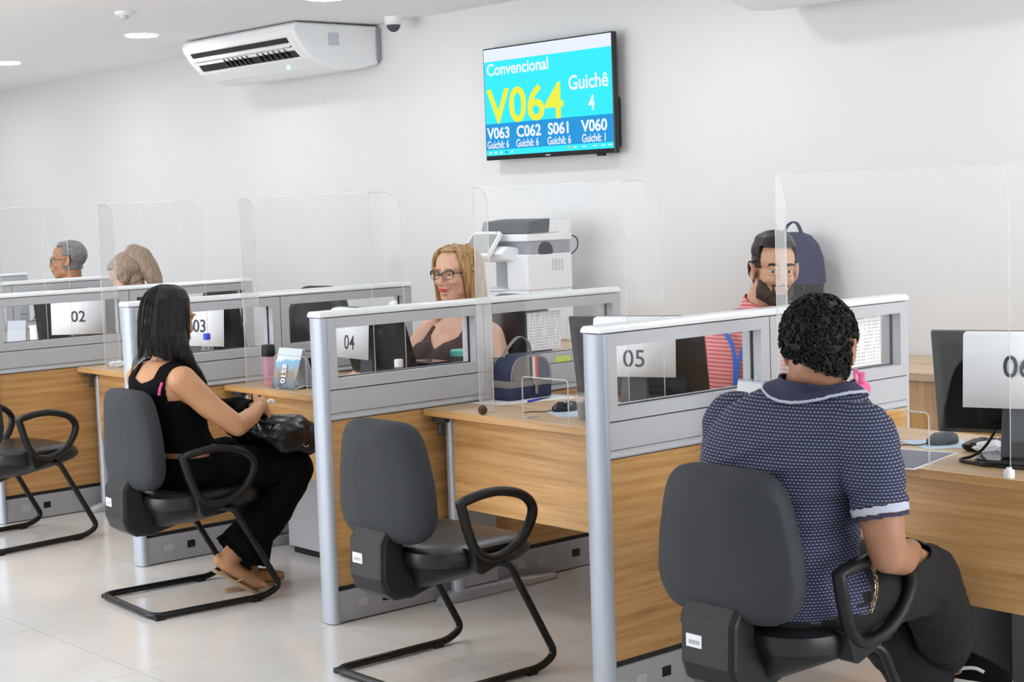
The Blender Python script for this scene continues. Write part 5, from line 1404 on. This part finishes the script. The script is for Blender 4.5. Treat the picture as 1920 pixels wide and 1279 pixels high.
t = thing('card_reader', 'black boxy card reader on the desk before the blond clerk', 'card reader', (-.50, .87, ZD))
put('case', MB().box(-.60, -.44, .82, .92, ZD, ZD+.112), 'black_plastic', t, False, .006); put('top_glass', MB().box(-.592, -.448, .828, .912, ZD+.112, ZD+.1135), 'screen_dark', t)
crumple('crumpled_tissue', 'white tissue tucked on the corner of the monitor beside the blond clerk', 'tissue', tuple(m4['P'](.225, -.001, -.005)), (.020, .014, .022), 8)

# black handbag on the lap of the long haired woman
t = thing('handbag', 'soft black handbag on the lap of the long haired woman', 'bag', (-.67, .18, .57))
hb = MB()
for c, r in (((-.70, .14, .640), (.15, .12, .065)), ((-.62, .19, .630), (.12, .13, .068)), ((-.60, .27, .595), (.10, .085, .075)), ((-.74, .10, .655), (.10, .085, .06)), ((-.57, .20, .60), (.06, .10, .06))): hb.sph(c, r, 18)
me = remesh(hb, .006, 6)
for v in me.vertices:
    c = v.co
    v.co += v.normal*(.010*noise.noise(V((c.x*16, c.y*16, c.z*30)))-.010*abs(noise.noise(V((c.x*22+c.y*14, c.y*20-c.z*10, c.z*24)))))
put_mesh('pouch', me, 'black_shiny', t)
put('shoulder_strap', MB().tube(catmull([(-.78, .06, .68), (-.70, .05, .695), (-.60, .08, .690), (-.545, .14, .665), (-.525, .21, .63), (-.52, .26, .57)], 6), .011, 8, flat=(1, .4)), 'black_shiny', t, True)
cl = MB()
for k in range(6): 
    q = V((-.572-.002*k, .045+.005*k, .712-.012*k)); cl.tube([q+V((.004*math.cos(a), 0, .007*math.sin(a))) if k % 2 else q+V((0, .004*math.cos(a), .007*math.sin(a))) for a in [2*PI*j/10 for j in range(10)]], .0013, 5, closed=True)
put('zip_chain', cl, 'chrome', t, True)
put('strap_ring', MB().tube([V((-.515, .235+.013*math.cos(a), .585+.013*math.sin(a))) for a in [2*PI*j/16 for j in range(16)]], .002, 6, closed=True), 'chrome', t, True)
crumple('tissue', 'scrap of white tissue between the fingers of the long haired woman', 'tissue', (-.630, .155, .745), (.018, .014, .008), 5)

# ------------------------------------------------------------------ far desks
bottle('water_bottle', 'clear water bottle with a blue cap in front of sign 03', 'bottle', (-1.73, .525), [(.028, 0), (.032, .006), (.032, .12), (.026, .155), (.013, .178)], 'clear_plastic', [(.0165, .178), (.0165, .203), (.014, .206)], 'blue_cap')
crumple('crumpled_tissue', 'crumpled white paper on the desk left of the long haired woman', 'tissue', (-2.665, .555, ZD+.001), (.055, .04, .014), 11)
tent('desk_calendar', 'pale tent calendar at the far left behind partition glass', (-3.93, .60), .10, .085, .185, .9, 'light_grey_plastic', 'paper')
t = thing('white_box', 'small white box beside the far left tent calendar', 'box', (-3.73, .63, ZD))
put('carton', MB().box(-3.775, -3.69, .60, .66, ZD, ZD+.15), 'white_plastic', t, False, .003); put('lid', MB().box(-3.777, -3.688, .598, .662, ZD+.15, ZD+.165), 'white_plastic', t, False, .003)

# ------------------------------------------------------------------ printer and backpack on the wall cabinet
t = thing('printer', 'white office printer with a tilted touch panel on the wall cabinet', 'printer', (-1.91, 2.62, .7375))
ax, bx, ay, by, z0 = -2.13, -1.70, 2.47, 2.80, .738
bd = put('body', MB().box(ax, bx, ay, by, z0, 1.02).box(ax+.26, bx, ay, by, 1.02, 1.215).box(ax, ax+.26, ay+.14, by, 1.02, 1.215), 'white_warm', t, False, .010, 3)
put('output_recess', MB().box(ax+.02, ax+.258, ay+.13, ay+.142, 1.03, 1.20), 'mid_grey_plastic', bd)
put('output_tray', MB().loft([[V((x, y, z)) for x, y in ((ax+.01, ay-.02), (ax+.25, ay-.02), (ax+.25, ay+.14), (ax+.01, ay+.14))] for z in (1.018, 1.03)]), 'white_warm', bd, False, .004)
put('paper_drawer', MB().box(ax+.01, bx-.10, ay-.012, ay+.01, z0+.02, z0+.16), 'white_warm', t, False, .006)
put('front_cover', MB().box(ax+.01, bx-.01, ay-.006, ay+.01, z0+.17, z0+.275), 'white_warm', t, False, .004)
for k in range(4): put('side_vent', MB().box(bx-.001, bx+.0015, ay+.18+k*.022, ay+.194+k*.022, 1.12, 1.185), 'light_grey_plastic', bd)
put('scan_gap', MB().box(ax+.02, bx-.006, ay+.03, by-.01, 1.214, 1.285), 'mid_grey_plastic', t, False, .006)
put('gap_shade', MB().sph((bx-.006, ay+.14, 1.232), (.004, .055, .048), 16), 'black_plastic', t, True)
put('scanner_bed', MB().box(ax, bx+.004, ay+.0, by, 1.284, 1.325), 'white_warm', t, False, .008, 3)
fd = put('document_feeder', MB().prism([(ay+.03, 1.325), (by, 1.325), (by, 1.385), (ay+.16, 1.402), (ay+.05, 1.37)], 'x', ax+.02, bx+.002), 'white_warm', t, False, .010, 3)
put('feeder_tray', MB().prism([(ay+.0, 1.328), (ay+.16, 1.328), (ay+.17, 1.404), (ay+.02, 1.392)], 'x', ax+.05, bx+.006), 'dark_grey_plastic', fd, False, .006)
put('hinge_cover', MB().box(bx-.05, bx+.008, by-.10, by-.02, 1.30, 1.36), 'white_warm', fd, False, .008)
pm = frame_mtx((-1.975, 2.385, 1.275), (1, 0, 0), (0, .62, .78))
put('touch_panel', MB().loft([[pm @ V((x, y, z)) for x, y in rrect(.23, .165, .015, 4)] for z in (-.018, .006)]), 'white_warm', t, False, .004)
tp = t.children[-1]
put('panel_screen', MB().loft([[pm @ V((x, y, z)) for x, y in rrect(.205, .125, .006, 3)] for z in (.006, .0075)]), 'grey_screen', tp)
put('power_light', MB().sph(pm @ V((.085, .072, .008)), .006, 10), 'led_blue', tp)
put('panel_arm', MB().prism([(2.40, 1.19), (2.50, 1.17), (2.52, 1.25), (2.42, 1.262), (2.37, 1.225)], 'x', ax+.03, ax+.33), 'white_warm', t, False, .012, 3)
put('power_cord', MB().tube(catmull([(bx-.02, by, 1.31), (bx+.006, by+.03, 1.29), (bx, by+.04, 1.24), (bx-.03, by+.02, 1.2)], 5), .004, 6), 'black_plastic', t, True)

t = thing('backpack', 'navy backpack leaning against the wall behind the bearded clerk', 'backpack', (-.22, 2.82, .7375))
bp = MB(); cx, cy = -.215, 2.83
for z, w_, d_ in ((.74, .13, .075), (.76, .15, .090), (.90, .158, .100), (1.08, .158, .095), (1.19, .148, .085), (1.26, .122, .070), (1.305, .085, .052), (1.325, .04, .03)):
    bp.v = bp.v
rings = [[V((cx+math.copysign(abs(math.cos(a))**.7, math.cos(a))*w_, cy+(z-.74)*.06+math.copysign(abs(math.sin(a))**.7, math.sin(a))*d_, z)) for a in [2*PI*k/32 for k in range(32)]] for z, w_, d_ in
         ((.739, .13, .075), (.76, .15, .090), (.90, .158, .100), (1.08, .158, .095), (1.18, .148, .085), (1.245, .122, .070), (1.285, .085, .052), (1.303, .04, .03))]
put('main_compartment', MB().loft(rings), 'fabric_black', t, True)
rings = [[V((cx+math.copysign(abs(math.cos(a))**.7, math.cos(a))*w_*1.05, cy+(z-.74)*.06+math.copysign(abs(math.sin(a))**.7, math.sin(a))*d_*1.08, z+.006)) for a in [2*PI*k/32 for k in range(32)]] for z, w_, d_ in
         ((1.06, .1585, .096), (1.08, .158, .096), (1.18, .148, .086), (1.245, .122, .071), (1.285, .085, .053), (1.303, .04, .03))]
put('top_panel', MB().loft(rings), 'pack_navy', t, True)
put('front_pocket', MB().loft([[V((cx+x*s, cy+.01-.085-d_, 1.0*0+.90+y*s)) for x, y in rrect(.24, .26, .06, 6)] for d_, s in ((0, 1), (.050, 1), (.062, .9))]), 'fabric_black', t, True)
put('grab_handle', MB().tube(catmull([(cx-.055, cy+.03, 1.27), (cx-.045, cy+.03, 1.325), (cx-.005, cy+.03, 1.356), (cx+.030, cy+.03, 1.345), (cx+.062, cy+.03, 1.28)], 5), .014, 8, flat=(.35, 1)), 'pack_navy', t, True)
for s in (-1, 1): put('side_zip', MB().tube(catmull([(cx+s*.12, cy-.07, .80), (cx+s*.135, cy-.06, 1.05), (cx+s*.115, cy-.045, 1.2), (cx+s*.05, cy-.03, 1.29)], 6), .004, 6), 'pack_navy', t, True)
t = thing('computer_tower', 'black box taken as a computer tower under the nearest desk beside the black jeans', 'computer', (2.225, .84, 0))  # identity guessed from an unidentified dark shape under the desk
put('case', MB().box(2.13, 2.33, .66, 1.03, .012, .36), 'black_plastic', t, False, .006)
put('front_bezel', MB().box(2.135, 2.325, 1.03, 1.042, .018, .355), 'black_gloss', t, False, .004)
for x in (2.15, 2.31):
    for y in (.70, .99): put('rubber_foot', MB().lathe([(.014, 0), (.014, .012)], (x, y, 0), 12), 'black_plastic', t)
